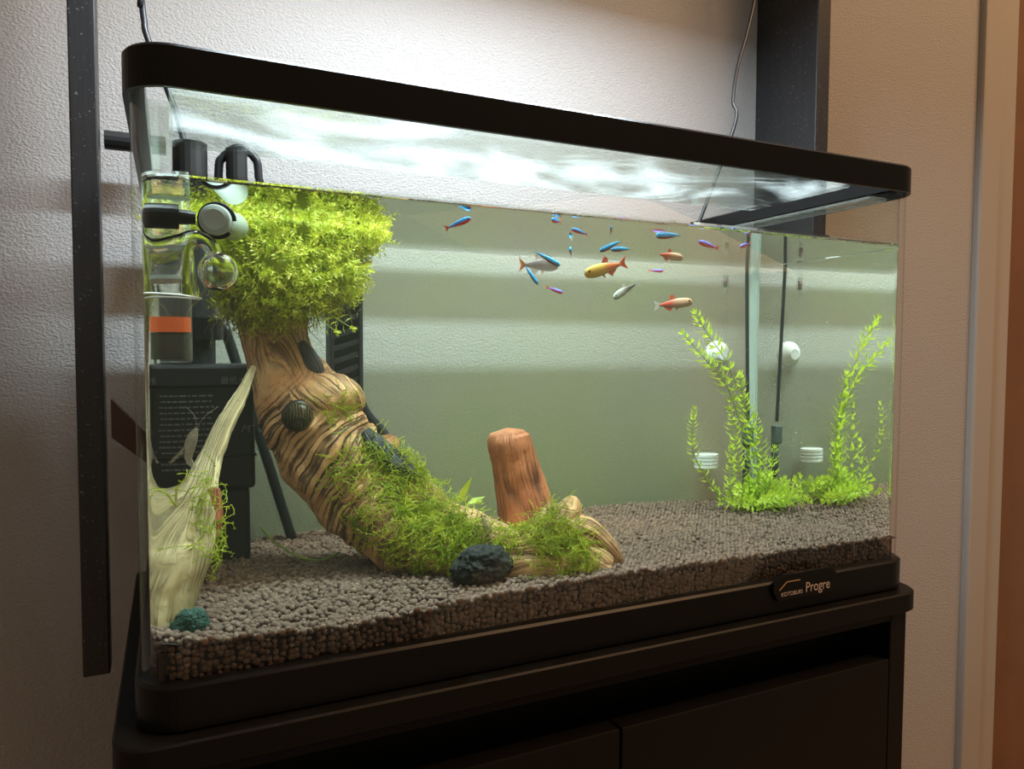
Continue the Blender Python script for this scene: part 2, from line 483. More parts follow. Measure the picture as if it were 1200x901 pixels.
# ------------------------------------------------------------------ cabinet
cab = empty('aquarium_cabinet', (0.30, 0.14, FLOOR_Z), 'black cabinet with two doors carrying the fish tank', 'cabinet')
v, f = prism(rrect(-0.014, -0.013, 0.624, 0.335, 0.022, 0.004), -0.0175, -0.0003, 0.0012)
mk('top_board', v, f, MAT['cabinet'], cab)
YF = -0.008
MB().box((-0.004, YF, FLOOR_Z), (0.016, 0.32, -0.0176)).build('side_panel', MAT['cabinet'], cab, bevel=0.0008)
MB().box((0.587, YF, FLOOR_Z), (0.607, 0.32, -0.0176)).build('side_panel', MAT['cabinet'], cab, bevel=0.0008)
MB().box((0.0162, 0.030, FLOOR_Z+0.05), (0.5868, 0.040, -0.0177)).build('back_rail', MAT['cabinet'], cab)
MB().box((0.0162, 0.31, FLOOR_Z), (0.5868, 0.319, -0.018)).build('back_panel', MAT['cabinet'], cab)
MB().box((0.0162, YF+0.0005, -0.0245), (0.5868, 0.0299, -0.0177)).build('top_rail', MAT['cabinet'], cab)
MB().box((0.0166, YF, FLOOR_Z+0.06), (0.3045, YF+0.016, -0.0585)).build('door', MAT['cabinet'], cab, bevel=0.001)
MB().box((0.3065, YF, FLOOR_Z+0.06), (0.5864, YF+0.016, -0.0585)).build('door', MAT['cabinet'], cab, bevel=0.001)
MB().box((0.0162, YF+0.01, FLOOR_Z), (0.5868, YF+0.025, FLOOR_Z+0.058)).build('plinth', MAT['cabinet'], cab)

# ------------------------------------------------------------------ aquarium
WATER_LEVEL = 0.3045
DEP = 0.305; GL = 0.005; RC = 0.024; TW = 0.618
aq = empty('aquarium', (0.30, 0.14, 0.0), 'glass fish tank with black top rim and bent front corners', 'aquarium')
# base tray
o_ = rrect(-0.003, -0.003, TW+0.003, DEP+0.003, RC+0.002, 0.004)
v, f = prism(o_, 0.0, 0.0266, 0.0016)
MB().add(v, f).build('base_frame', MAT['plastic'], aq)
# one bent pane: left, front and right in one piece, open to the rear
def u_outline(x0, y0, x1, y1, r, n=12):
    out = [(x0, y1)]
    for k in range(n+1):
        a = math.pi + 0.5*math.pi*k/n; out.append((x0+r+r*math.cos(a), y0+r+r*math.sin(a)))
    for k in range(n+1):
        a = 1.5*math.pi + 0.5*math.pi*k/n; out.append((x1-r+r*math.cos(a), y0+r+r*math.sin(a)))
    out.append((x1, y1)); return out
uo = u_outline(0, 0, TW, DEP, RC); ui = u_outline(GL, GL, TW-GL, DEP, RC-GL)
n = len(uo); z0, z1 = 0.0268, 0.3665
v = [(*p, z0) for p in uo]+[(*p, z1) for p in uo]+[(*p, z0) for p in ui]+[(*p, z1) for p in ui]
f = []
for k in range(n-1):
    f += [(k, k+1, n+k+1, n+k), (2*n+k+1, 2*n+k, 3*n+k, 3*n+k+1), (n+k, n+k+1, 3*n+k+1, 3*n+k), (k+1, k, 2*n+k, 2*n+k+1)]
f += [(0, n, 3*n, 2*n), (n-1, 3*n-1, 4*n-1, 2*n-1)]
o = mk('bent_glass', v, f, MAT['pane'], aq)
for p_ in o.data.polygons: p_.use_smooth = abs(p_.normal.z) < 0.5 and p_.index < 4*(n-1)
MB().box((GL+0.0002, DEP-GL, 0.0268), (TW-GL-0.0002, DEP, 0.3449)).build('back_glass', MAT['pane'], aq)
MB().box((GL+0.001, DEP-GL-0.0012, 0.040), (TW-GL-0.001, DEP-GL-0.0009, WATER_LEVEL-0.0005)).build('veil_film', film_mat(), aq)  # added sheet; its pale veil stands in for light on the wall behind
# silicone beads up the rear corners
for sx, x in ((1, GL), (-1, TW-GL)):
    q = [(x+sx*0.0004, DEP-GL-0.0004), (x+sx*0.0075, DEP-GL-0.0004), (x+sx*0.0042, DEP-GL-0.0022), (x+sx*0.0020, DEP-GL-0.0045), (x+sx*0.0004, DEP-GL-0.0078)]
    if sx < 0: q = q[::-1]
    m_ = len(q)
    MB().add([(*p, 0.012) for p in q]+[(*p, 0.345) for p in q],
             [(k, k+1, m_+k+1, m_+k) for k in range(m_-1)]+[(m_-1, 0, m_, 2*m_-1), tuple(range(m_-1, -1, -1)), tuple(range(m_, 2*m_))]
             ).build('silicone_bead', MAT['silicone'], aq, smooth=False)
# top rim: tall skirt on front and sides, rear bar deepened
ro = u_outline(-0.0032, -0.0032, TW+0.0032, DEP+0.003, RC+0.0032); ri = u_outline(0.0075, 0.0075, TW-0.0075, DEP+0.003, RC-0.0075)
n = len(ro)
prof = [(0, 0.3503), (0, 0.3715), (0.12, 0.3731), (0.80, 0.3731), (1.0, 0.3715), (1.0, 0.3580), (0.34, 0.3580), (0.28, 0.3503)]
v = []; f = []
for t, z in prof: v += [(a[0]*(1-t)+b_[0]*t, a[1]*(1-t)+b_[1]*t, z) for a, b_ in zip(ro, ri)]
mp = len(prof)
for j in range(mp):
    for k in range(n-1):
        f.append((j*n+k, j*n+k+1, ((j+1) % mp)*n+k+1, ((j+1) % mp)*n+k))
f += [tuple(j*n for j in range(mp)), tuple(j*n+n-1 for j in range(mp-1, -1, -1))]
o = MB().add(v, f).build('top_rim', MAT['plastic'], aq)
for p_ in o.data.polygons: p_.use_smooth = False
MB().box((0.0078, DEP-0.0052, 0.3450), (TW-0.0078, DEP+0.003, 0.3725)).build('rear_rim', MAT['plastic'], aq)  # lower edge set to throw shade bands on the wall behind
for x0, x1 in ((0.0078, 0.022), (0.588, TW-0.0078)):
    MB().box((x0, 0.026, 0.3480), (x1, 0.29, 0.3512)).build('lid_ledge', MAT['glass'], aq, bevel=0.0006)
# nameplate on the base front
np_out = [(0.4505, 0.0195), (0.4555, 0.0110), (0.5160, 0.0105), (0.5212, 0.0150), (0.5212, 0.0265), (0.5150, 0.0325), (0.4610, 0.0325), (0.4505, 0.0265)]
v = [(x, -0.0034, z) for x, z in np_out]+[(x, -0.0062, z) for x, z in np_out]
k_ = len(np_out)
plate = MB().add(v, [tuple(range(k_)), tuple(range(2*k_-1, k_-1, -1))]+[(k, k_+k, k_+(k+1) % k_, (k+1) % k_) for k in range(k_)]
                 ).build('nameplate', MAT['plastic'], aq, bevel=0.0006)
def text(body, size, loc, rot, mat, name, parent, sx=1.0, ext=0.0001, shear=0.0):
    c = bpy.data.curves.new(name, 'FONT'); c.body = body; c.size = size; c.extrude = ext; c.shear = shear
    c.offset = 0.0
    t = bpy.data.objects.new(name, c); COL.objects.link(t)
    dg = bpy.context.evaluated_depsgraph_get()
    me = bpy.data.meshes.new_from_object(t.evaluated_get(dg))
    bpy.data.objects.remove(t); me.materials.clear(); me.materials.append(mat)
    o = bpy.data.objects.new(name, me); link(o, parent)
    p = parent; off = Vector((0, 0, 0))
    while p is not None: off += p.location; p = p.parent
    o.location = Vector(loc)-off; o.rotation_euler = rot; o.scale = (sx, 1, 1)
    return o
FRONT = (math.radians(90), 0, 0)
text('KOTOBUKI', 0.0046, (0.4585, -0.0063, 0.0148), FRONT, MAT['print'], 'lettering', plate, 1.0)
text('Progre', 0.0118, (0.4850, -0.0063, 0.0150), FRONT, MAT['print'], 'lettering', plate, 0.86)
MB().box((0.4640, -0.0064, 0.0259), (0.4790, -0.0062, 0.0266)).add(
    [(0.4560, -0.0064, 0.0205), (0.4570, -0.0064, 0.0201), (0.4647, -0.0064, 0.0259), (0.4640, -0.0064, 0.0266)], [(0, 1, 2, 3)]
    ).build('gold_line', MAT['gold'], plate)

# glass lid over the front half
MB().box((0.020, 0.011, 0.3515), (0.545, 0.1280, 0.3545)).build('glass_lid', MAT['lid'], aq)

# ------------------------------------------------------------------ water
WZ = 0.3045
WI = 0.0003
loops = []
def wl(d): return rrect(GL+WI+d, GL+WI+d, TW-GL-WI-d, DEP-GL-WI-d, RC-GL-WI-d*0.5, 0.002, 60)
prof = [(0, 0.0120), (0, WZ+0.0036), (0.0005, WZ+0.0020), (0.0013, WZ+0.0009), (0.0026, WZ+0.0003), (0.0045, WZ)]
v = []; f = []
for d, z in prof: v += [(*p, z) for p in wl(d)]
n = len(wl(0))
for j in range(len(prof)-1):
    for k in range(n): f.append((j*n+k, j*n+(k+1) % n, (j+1)*n+(k+1) % n, (j+1)*n+k))
f.append(tuple(range(n-1, -1, -1))); f.append(tuple((len(prof)-1)*n+k for k in range(n)))
wo = mk('water', v, f, MAT['water'])
nf = len(wo.data.polygons)
for p_ in wo.data.polygons: p_.use_smooth = False
tag(wo, 'clear greenish water filling the tank up to below the rim', 'water', kind='stuff')

# ------------------------------------------------------------------ soil
fx = [0.0, 0.03, 0.11, 0.20, 0.30, 0.45, 0.62]; fz = [0.055, 0.049, 0.0435, 0.0485, 0.051, 0.049, 0.047]
def soil_h(x, y):
    a = np.interp(x, fx, fz)
    t = np.clip(y/0.06, 0, 1)
    back = 0.050 + 0.0015*np.sin(x*23+1)*np.cos(y*31)
    return a*(1-t)+back*t
gx = np.linspace(0.0062, 0.6118, 70); gy = np.linspace(0.0062, 0.2985, 36)
v = []; f = []
for yy in gy:
    for xx in gx: v.append((xx, yy, soil_h(xx, yy)-0.0042))
nx = len(gx); ny = len(gy)
for j in range(ny-1):
    for i in range(nx-1): f.append((j*nx+i, j*nx+i+1, (j+1)*nx+i+1, (j+1)*nx+i))
soil = mk('soil_bed', v, f, MAT['soil'], None, True)
per = [(i, 0) for i in range(nx)]+[(nx-1, j) for j in range(1, ny)]+[(i, ny-1) for i in range(nx-2, -1, -1)]+[(0, j) for j in range(ny-2, 0, -1)]
tag(soil, 'dark brown soil pellets covering the tank bottom', 'soil')
# side skirt of the mound, set back behind the outer pellets
def in_corner(x, y, m=0.0):
    r = RC-GL
    for cx in (GL+r, TW-GL-r):
        if ((x < cx) if cx < 0.3 else (x > cx)) and y < GL+r:
            if math.hypot(x-cx, y-GL-r) > r-m: return False
    return True
pts = []; rad = []
yy = 0.0072; row = 0
while yy < 0.298:
    pitch = 0.0042
    xx = 0.0075+(row % 2)*pitch*0.5
    while xx < 0.6105:
        x = xx+random.uniform(-.0008, .0008); y = yy+random.uniform(-.0008, .0008)
        r = random.uniform(0.0017, 0.0027)
        if in_corner(x, y, r+0.0006):
            pts.append((x, y, float(soil_h(x, y))-0.0020+random.uniform(-0.0014, 0.0014))); rad.append(r)
        xx += pitch
    yy += pitch*0.88; row += 1
# pellets pressed against the glass, all round the front, left and right
def edge(path_pts):
    for (x, y, nx_, ny_) in path_pts:
        z = 0.0205+random.uniform(0, 0.0030)
        while z < float(soil_h(x, y))-0.001:
            r = random.uniform(0.0016, 0.0025)
            d = r+0.0004+random.uniform(0, .0009)
            px_ = x+nx_*d; py_ = y+ny_*d
            pts.append((px_+random.uniform(-.0012, .0012)*abs(ny_), py_+random.uniform(-.0012, .0012)*abs(nx_), z+random.uniform(-.0006, .0006))); rad.append(r)
            z += random.uniform(0.0034, 0.0042)
ep = []
r0 = RC-GL
x = GL+r0
while x < TW-GL-r0: ep.append((x, GL+WI, 0, 1)); x += 0.0040
for cx, a0 in ((GL+r0, math.pi), (TW-GL-r0, 1.5*math.pi)):
    for k in range(8):
        a = a0+0.5*math.pi*k/7
        ep.append((cx+(r0-WI)*math.cos(a), GL+r0+(r0-WI)*math.sin(a), -math.cos(a), -math.sin(a)))
y = GL+r0
while y < 0.298:
    ep.append((GL+WI, y, 1, 0)); ep.append((TW-GL-WI, y, -1, 0)); y += 0.0040
edge(ep)
pts = np.array(pts); rad = np.array(rad)
dist = np.linalg.norm(pts-np.array(CAM_POS), axis=1)
app = rad/dist
front = pts[:, 1] < 0.05
order = np.argsort(-app*np.where(front, 1, 0.8))
single = order[:300]; rest = order[300:]
i2 = ico(2); i1 = ico(1)
def blob_mesh(idx, base):
    bv, bf = base
    k = len(idx)
    sc = rad[idx][:, None]*RNG.uniform(0.82, 1.12, (k, 3))
    ang = RNG.uniform(0, 2*math.pi, k); ca, sa = np.cos(ang), np.sin(ang)
    vv = bv[None]*sc[:, None, :]
    jit = 1+RNG.uniform(-0.09, 0.09, (k, len(bv), 1)); vv = vv*jit
    x_ = vv[..., 0]*ca[:, None]-vv[..., 1]*sa[:, None]; y_ = vv[..., 0]*sa[:, None]+vv[..., 1]*ca[:, None]
    vv = np.stack([x_, y_, vv[..., 2]], -1)+pts[idx][:, None, :]
    ff = bf[None]+(np.arange(k)*len(bv))[:, None, None]
    return vv.reshape(-1, 3), ff.reshape(-1, bf.shape[1])
near = rest[(dist[rest] < 0.80)]; far = rest[(dist[rest] >= 0.80)]
va, fa = blob_mesh(near, i2); vb, fb = blob_mesh(far, i1)
tag(mk('soil_pellets', np.vstack([va, vb]), np.vstack([fa, fb+len(va)]), MAT['pellet'], soil, True), kind='stuff')
bv, bf = i2
protos = []
for q in range(6):
    vv = bv*(1+RNG.uniform(-0.09, 0.09, (len(bv), 1)))*RNG.uniform(0.86, 1.1, (1, 3))
    me = bpy.data.meshes.new('soil_pellet'); me.from_pydata([tuple(t) for t in vv], [], [tuple(int(i) for i in t) for t in bf])
    me.polygons.foreach_set('use_smooth', np.ones(len(me.polygons), dtype=bool)); me.materials.append(MAT['pellet_one'] if 'pellet_one' in MAT else MAT['pellet']); protos.append(me)
for j, i in enumerate(single):
    o = bpy.data.objects.new('soil_pellet', protos[j % 6]); link(o, soil)
    o.location = pts[i]; o.scale = (rad[i],)*3; o.rotation_euler = (0, 0, random.uniform(0, 6.28))
# back wall of the mound so nothing shows through beneath
MB().box((0.0095, 0.0095, 0.0135), (0.6085, 0.2980, 0.0420)).build('soil_body', MAT['soil'], soil)

# ------------------------------------------------------------------ leaves and strands
def leaves(b, d, nrm, L, Wd, curl=0.25):
    b = np.asarray(b, float); d = np.asarray(d, float); nrm = np.asarray(nrm, float)
    d = d/np.linalg.norm(d, axis=1, keepdims=True)
    s = np.cross(d, nrm); s = s/np.maximum(np.linalg.norm(s, axis=1, keepdims=True), 1e-6)
    up = np.cross(s, d)
    L = np.asarray(L)[:, None]; Wd = np.asarray(Wd)[:, None]
    m = b+d*L*0.45
    c = m+up*L*curl*0.4
    l = m+s*Wd*0.5+up*L*curl*0.55; r = m-s*Wd*0.5+up*L*curl*0.55
    t = b+d*L+up*L*curl*0.1
    v = np.stack([b, l, c, r, t], 1); k = len(b)
    f = np.array([[0, 2, 1], [0, 3, 2], [1, 2, 4], [2, 3, 4]])
    return v.reshape(-1, 3), (f[None]+(np.arange(k)*5)[:, None, None]).reshape(-1, 3)
def strands(paths, r):
    """paths (N, K, 3) -> three-sided filaments"""
    P = np.asarray(paths, float); n_, k, _ = P.shape
    r = np.broadcast_to(np.asarray(r, float).reshape(-1, 1, 1) if np.ndim(r) else np.full((1, 1, 1), r), (n_, k, 1))
    t = np.gradient(P, axis=1); t /= np.maximum(np.linalg.norm(t, axis=2, keepdims=True), 1e-9)
    a = np.where(np.abs(t[..., 2:3]) < 0.9, np.array([0, 0, 1.0]), np.array([1.0, 0, 0]))
    x = np.cross(t, a); x /= np.maximum(np.linalg.norm(x, axis=2, keepdims=True), 1e-9); y = np.cross(t, x)
    v = np.stack([P+r*(math.cos(q)*x+math.sin(q)*y) for q in (0, 2.094, 4.189)], 2)
    f = []
    base = np.arange(n_)[:, None]*k*3
    for i in range(k-1):
        for q in range(3):
            q2 = (q+1) % 3
            f.append(np.concatenate([base+i*3+q, base+i*3+q2, base+(i+1)*3+q2, base+(i+1)*3+q], 1))
    return v.reshape(-1, 3), np.concatenate(f, 0)
def unit(n_):
    u = RNG.normal(size=(n_, 3)); return u/np.linalg.norm(u, axis=1, keepdims=True)
def quad2tri(f): return np.vstack([f[:, [0, 1, 2]], f[:, [0, 2, 3]]])

# ------------------------------------------------------------------ driftwood
def limb(nodes, m=120, n=56, mode=None, amp=0.0022, seed=0.0, lump=1.0):
    """sculpted branch through nodes (x, y, z, radius): vertices, faces and per-vertex attributes for the wood material"""
    a = spline(nodes, m)
    fr = frames([tuple(p[:3]) for p in a])
    V = []; gro = []; acr = []; alo = []; rin = []
    L = 0.0
    for i, (p, t, x, y) in enumerate(fr):
        if i: L += (p-fr[i-1][0]).length
        r = max(float(a[i][3]), 0.0005); w_ = i/(m-1)
        rings = mode(w_) if callable(mode) else (mode or 0.0)       # 1 = ridges across the limb, 0 = along it
        for k in range(n):
            an = 2*math.pi*k/n
            ca, sa = math.cos(an), math.sin(an)
            q = Vector((ca*r*1.0+seed, sa*r, L))
            l1 = noise.noise(q*34)*0.16*r*lump + noise.noise(q*80+Vector((5, 0, 0)))*0.07*r*lump
            warp = noise.noise(q*20+Vector((9, 3, 0)))*0.010 + noise.noise(q*55)*0.003
            pa = L+warp+0.010*math.sin(an+seed)
            pl = an*0.03+noise.noise(Vector((ca*1.2, sa*1.2+seed, L*14)))*0.02
            big = math.sin(pa*2*math.pi/0.021)*rings+(1-rings)*math.sin(an*5+noise.noise(Vector((ca, sa, L*20+seed)))*4)
            gr = max(0.0, big-0.45)*1.6*max(0, 0.55+noise.noise(q*40+Vector((0, 7, 0))))
            rr = r+l1-amp*gr*(0.35 if r < 0.01 else 1.0)+noise.noise(q*260)*0.0004
            V.append(p+rr*(ca*x+sa*y)); gro.append(min(1, gr)); acr.append(pa); alo.append(pl); rin.append(rings)
    F = [(i*n+k, i*n+(k+1) % n, (i+1)*n+(k+1) % n, (i+1)*n+k) for i in range(m-1) for k in range(n)]
    c0 = len(V); V.append(fr[0][0]-fr[0][1]*float(a[0][3])*0.15); V.append(fr[-1][0]+fr[-1][1]*float(a[-1][3])*0.25)
    gro += [0.5, 0.2]; acr += [0, L]; alo += [0.1, 0.1]; rin += [0, 0]
    F += [(c0, (k+1) % n, k) for k in range(n)]+[(c0+1, (m-1)*n+k, (m-1)*n+(k+1) % n) for k in range(n)]
    return V, F, {'groove': gro, 'across': acr, 'along': alo, 'rings': rin}

wood = empty('driftwood', (0.2219, 0.0800, 0.0540), 'large brown driftwood log slanting across the tank from top left', 'driftwood')
TR = [(0.0855, 0.1750, 0.2428, 0.0252), (0.0907, 0.1750, 0.2144, 0.0235), (0.1003, 0.1700, 0.1890, 0.0287), (0.1128, 0.1630, 0.1641, 0.0359), (0.1252, 0.1550, 0.1346, 0.0367), (0.1476, 0.1450, 0.1072, 0.0369),
      (0.1767, 0.1250, 0.0791, 0.0363), (0.2039, 0.1000, 0.0638, 0.0309), (0.2400, 0.0720, 0.0566, 0.0269), (0.2753, 0.0520, 0.0543, 0.0257), (0.3033, 0.0380, 0.0497, 0.0182), (0.3158, 0.0320, 0.0467, 0.0098)]
V, F, A = limb(TR, 240, 96, lambda w_: max(0.0, min(1.0, (0.66-w_)*7)) * max(0.0, min(1.0, (w_-0.16)*12)), 0.0022, 1.3, 0.9)
trunk = mk('trunk', V, F, MAT['log'], wood, True, A)
trunkV = np.array([tuple(q) for q in V])
trunkN = np.zeros_like(trunkV)
_me = trunk.data
for q in _me.vertices: trunkN[q.index] = q.normal
def limbpart(name, nodes, mat, m=40, n=40, **kw):
    V, F, A = limb(nodes, m, n, **kw)
    return mk(name, V, F, mat, wood, True, A)
# red stump rising behind the low end of the trunk
st = limbpart('branch', [(0.2777, 0.1150, 0.0546, 0.0235), (0.2758, 0.1200, 0.0816, 0.0235), (0.2697, 0.1220, 0.1094, 0.0206), (0.2645, 0.1240, 0.1301, 0.0192), (0.2618, 0.1250, 0.1411, 0.0178), (0.2611, 0.1250, 0.1466, 0.0137)], MAT['redlog'], 60, 48, mode=0.0, amp=0.0014, seed=4.2, lump=0.55)
st['label'] = 'reddish upright stump'
limbpart('knot', [(0.1027, 0.1500, 0.1689, 0.0213), (0.1236, 0.1450, 0.1762, 0.0189), (0.1376, 0.1430, 0.1747, 0.0153), (0.1476, 0.1420, 0.1681, 0.0058)], MAT['log'], 40, 48, mode=0.8, amp=0.002, seed=2.2)
limbpart('branch', [(0.1520, 0.1650, 0.1222, 0.0146), (0.1671, 0.1700, 0.1309, 0.0122), (0.1751, 0.1720, 0.1384, 0.0088), (0.1779, 0.1720, 0.1424, 0.0048)], MAT['redlog'], 30, 36, mode=0.2, seed=5.1)
limbpart('hollow_shade', [(0.1045, 0.1560, 0.2164, 0.0044), (0.1097, 0.1540, 0.2076, 0.0069), (0.1148, 0.1520, 0.1975, 0.0069), (0.1188, 0.1500, 0.1887, 0.0032)], MAT['char'], 24, 24, mode=0.0, amp=0.001, seed=7.7)  # solid dark piece, its colour stands in for shade inside a hole
limbpart('grey_patch', [(0.1475, 0.1280, 0.1518, 0.0038), (0.1543, 0.1240, 0.1423, 0.0076), (0.1646, 0.1180, 0.1309, 0.0089), (0.1761, 0.1120, 0.1220, 0.0064), (0.1848, 0.1100, 0.1166, 0.0026)], MAT['char'], 36, 28, mode=0.0, amp=0.0012, seed=3.9)
limbpart('branch', [(0.2692, 0.0550, 0.0660, 0.0205), (0.2807, 0.0550, 0.0829, 0.0174), (0.2868, 0.0560, 0.0938, 0.0136), (0.2854, 0.0560, 0.0978, 0.0058)], MAT['log'], 36, 40, mode=0.5, seed=6.4)
limbpart('root', [(0.2817, 0.0500, 0.0771, 0.0142), (0.3017, 0.0450, 0.0720, 0.0130), (0.3176, 0.0400, 0.0600, 0.0085), (0.3271, 0.0370, 0.0496, 0.0040)], MAT['log'], 40, 36, mode=0.0, amp=0.0016, seed=8.1)
limbpart('root', [(0.2736, 0.0380, 0.0559, 0.0152), (0.2939, 0.0330, 0.0518, 0.0115), (0.3074, 0.0300, 0.0430, 0.0071), (0.3141, 0.0280, 0.0373, 0.0032)], MAT['log'], 40, 36, mode=0.0, amp=0.0016, seed=9.3)
limbpart('burl', [(0.1270, 0.1300, 0.1275, 0.0125), (0.1465, 0.1180, 0.1026, 0.0163), (0.1680, 0.1000, 0.0784, 0.0162), (0.1966, 0.0850, 0.0591, 0.0138), (0.2137, 0.0750, 0.0509, 0.0050)], MAT['log'], 60, 40, mode=0.9, amp=0.0016, seed=3.3)

pale = empty('driftwood_branch', (0.0227, 0.0400, 0.0478), 'pale yellow driftwood branch leaning in the front left corner', 'driftwood')
V, F, A = limb([(0.0692, 0.1150, 0.1997, 0.0020), (0.0607, 0.1050, 0.1818, 0.0045), (0.0486, 0.0900, 0.1617, 0.0061), (0.0398, 0.0780, 0.1414, 0.0076), (0.0343, 0.0680, 0.1242, 0.0106), (0.0281, 0.0600, 0.1075, 0.0157),
                (0.0230, 0.0520, 0.0886, 0.0165), (0.0193, 0.0440, 0.0652, 0.0122), (0.0171, 0.0380, 0.0441, 0.0091)], 120, 48, mode=0.0, amp=0.0012, seed=12.0)
mk('branch', V, F, MAT['palelog'], pale, True, A)
V, F, A = limb([(0.0296, 0.0580, 0.0867, 0.0084), (0.0357, 0.0600, 0.1041, 0.0095), (0.0393, 0.0610, 0.1168, 0.0074), (0.0404, 0.0610, 0.1262, 0.0048)], 40, 36, mode=0.0, amp=0.002, seed=13.0)
mk('broken_stub', V, F, MAT['redlog'], pale, True, A)

# ------------------------------------------------------------------ plant clump on top of the log
clump = empty('plant_clump', (0.0923, 0.1600, 0.2238), 'bright yellow green plant clump on top of the driftwood log', 'plant')
lobes = [((0.0747, 0.1500, 0.3004, 0.0310), 1.0), ((0.1009, 0.1500, 0.2975, 0.0354), 1.2), ((0.1310, 0.1600, 0.3057, 0.0315), 1.1), ((0.1522, 0.1600, 0.3054, 0.0167), 0.4), ((0.0907, 0.1400, 0.2645, 0.0349), 1.0),
         ((0.1231, 0.1500, 0.2692, 0.0275), 0.8), ((0.0730, 0.1500, 0.2505, 0.0229), 0.6), ((0.0421, 0.1700, 0.3145, 0.0214), 0.45), ((0.0228, 0.1400, 0.3048, 0.0135), 0.3)]
ctr = []; dirs = []
for (x, y, z, r), wt in lobes:
    k = int(880*wt)
    u = unit(k); rr = r*RNG.uniform(0.72, 1.05, (k, 1))
    p_ = np.array([x, y, z])+u*rr*np.array([1, 0.85, 1.0])
    ok = (p_[:, 2] < WZ-0.001)
    ctr.append(p_[ok]); dirs.append(u[ok])
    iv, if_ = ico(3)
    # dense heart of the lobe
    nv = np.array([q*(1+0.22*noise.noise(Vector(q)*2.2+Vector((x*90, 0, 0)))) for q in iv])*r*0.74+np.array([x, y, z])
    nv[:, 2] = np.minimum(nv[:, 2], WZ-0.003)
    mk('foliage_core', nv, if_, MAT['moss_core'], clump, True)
ctr = np.vstack(ctr); dirs = np.vstack(dirs)
for p_ in ((393,385,.13), ):
    pass
B = []; D = []; NN = []; LL = []; WW = []
dirs = dirs+np.array([0, 0, 0.25])+RNG.normal(scale=0.35, size=dirs.shape)
dirs /= np.linalg.norm(dirs, axis=1, keepdims=True)
for c_, d_ in zip(ctr, dirs):
    sd = np.cross(d_, RNG.normal(size=3)); sd /= np.linalg.norm(sd); s2 = np.cross(d_, sd)
    ln = RNG.uniform(0.004, 0.010) if RNG.uniform() < 0.85 else RNG.uniform(0.010, 0.018)
    for q in range(RNG.integers(3, 6)):
        base = c_+d_*ln*(q/4)
        a0 = q*1.57+RNG.uniform(0, .5)
        for sg in (1, -1):
            dd = (math.cos(a0)*sd+math.sin(a0)*s2)*sg+d_*0.55
            B.append(base); D.append(dd); NN.append(d_); LL.append(RNG.uniform(0.0030, 0.0052)); WW.append(RNG.uniform(0.0011, 0.0019))
B = np.array(B)
B[:, 2] = np.minimum(B[:, 2], WZ+0.001)
v, f = leaves(B, D, NN, LL, WW)
tag(mk('leaves', v, f, MAT['moss'], clump), kind='stuff')
# sprig hanging at the lower right of the clump
def sprig(name, nodes, parent, k, ll, ww, mat, rs=0.0006, spread=0.6, seed=1):
    a = spline(nodes, 24)
    MB().tube(a, [rs*(1-0.5*i/23) for i in range(24)], 5).build('stem', MAT['stem'], parent, True)
    Bb = []; Dd = []; Nn = []; Ll = []; Wl = []
    fr = frames(a)
    for q in range(k):
        t_ = (q+0.6)/k; i = min(23, int(t_*23))
        p_, t, x, y = fr[i]
        a0 = (q % 2)*1.57+0.4+0.35*math.sin(q*2.1+seed)
        sz = ll*(0.75+0.4*math.sin(math.pi*min(1, t_*0.9+0.1)))*random.uniform(0.8, 1.15)
        if t_ > 0.9: sz *= 0.75
        for s_ in (1, -1):
            dd = (math.cos(a0)*x+math.sin(a0)*y)*s_+t*spread+Vector((0, 0, 0.15))
            Bb.append(p_+dd*rs*0.5); Dd.append(dd); Nn.append(t+Vector((0, 0, 0.3))); Ll.append(sz); Wl.append(ww*random.uniform(0.8, 1.1))
    p_, t, x, y = fr[-1]
    for s_ in range(6):
        a0 = s_*1.05
        Bb.append(p_); Dd.append((math.cos(a0)*x+math.sin(a0)*y)*0.6+t); Nn.append(t); Ll.append(ll*0.6); Wl.append(ww*0.7)
    v, f = leaves(np.array([tuple(q) for q in Bb]), np.array([tuple(q) for q in Dd]), np.array([tuple(q) for q in Nn]), Ll, Wl, -0.2)
    return tag(mk(name, v, f, mat, parent), kind='stuff')
sprig('leaves', [(0.1005, 0.1250, 0.2413), (0.1145, 0.1200, 0.2325), (0.1248, 0.1180, 0.2248)], clump, 6, 0.0085, 0.0030, MAT['moss'])
sprig('leaves', [(0.1129, 0.1300, 0.2449), (0.1254, 0.1250, 0.2347), (0.1370, 0.1220, 0.2275)], clump, 6, 0.0085, 0.0030, MAT['moss'])
sprig('leaves', [(0.1312, 0.1300, 0.2700), (0.1414, 0.1250, 0.2658), (0.1508, 0.1220, 0.2685)], clump, 6, 0.0075, 0.0026, MAT['moss'])
# hanging root hair
pa = []
for q in range(800):
    x = RNG.uniform(0, 1); px0 = np.array((0.0526, 0.1450, 0.2643))*(1-x)+np.array((0.1335, 0.1450, 0.2587))*x+RNG.normal(scale=(.003, .010, .006))
    ln = RNG.uniform(0.02, 0.05)*(1.15-0.5*x)
    d_ = RNG.normal(scale=(.25, .25, .1)); seg = []
    for k in range(6):
        u = k/5; seg.append(px0+np.array([d_[0]*ln*u+0.002*math.sin(u*5+q), d_[1]*ln*u, -ln*u*(0.8+0.2*d_[2])+0.001*math.cos(u*6+q)]))
    pa.append(seg)
v, f = strands(np.array(pa), 0.00016)
tag(mk('roots', v, f, MAT['root'], clump), kind='stuff')

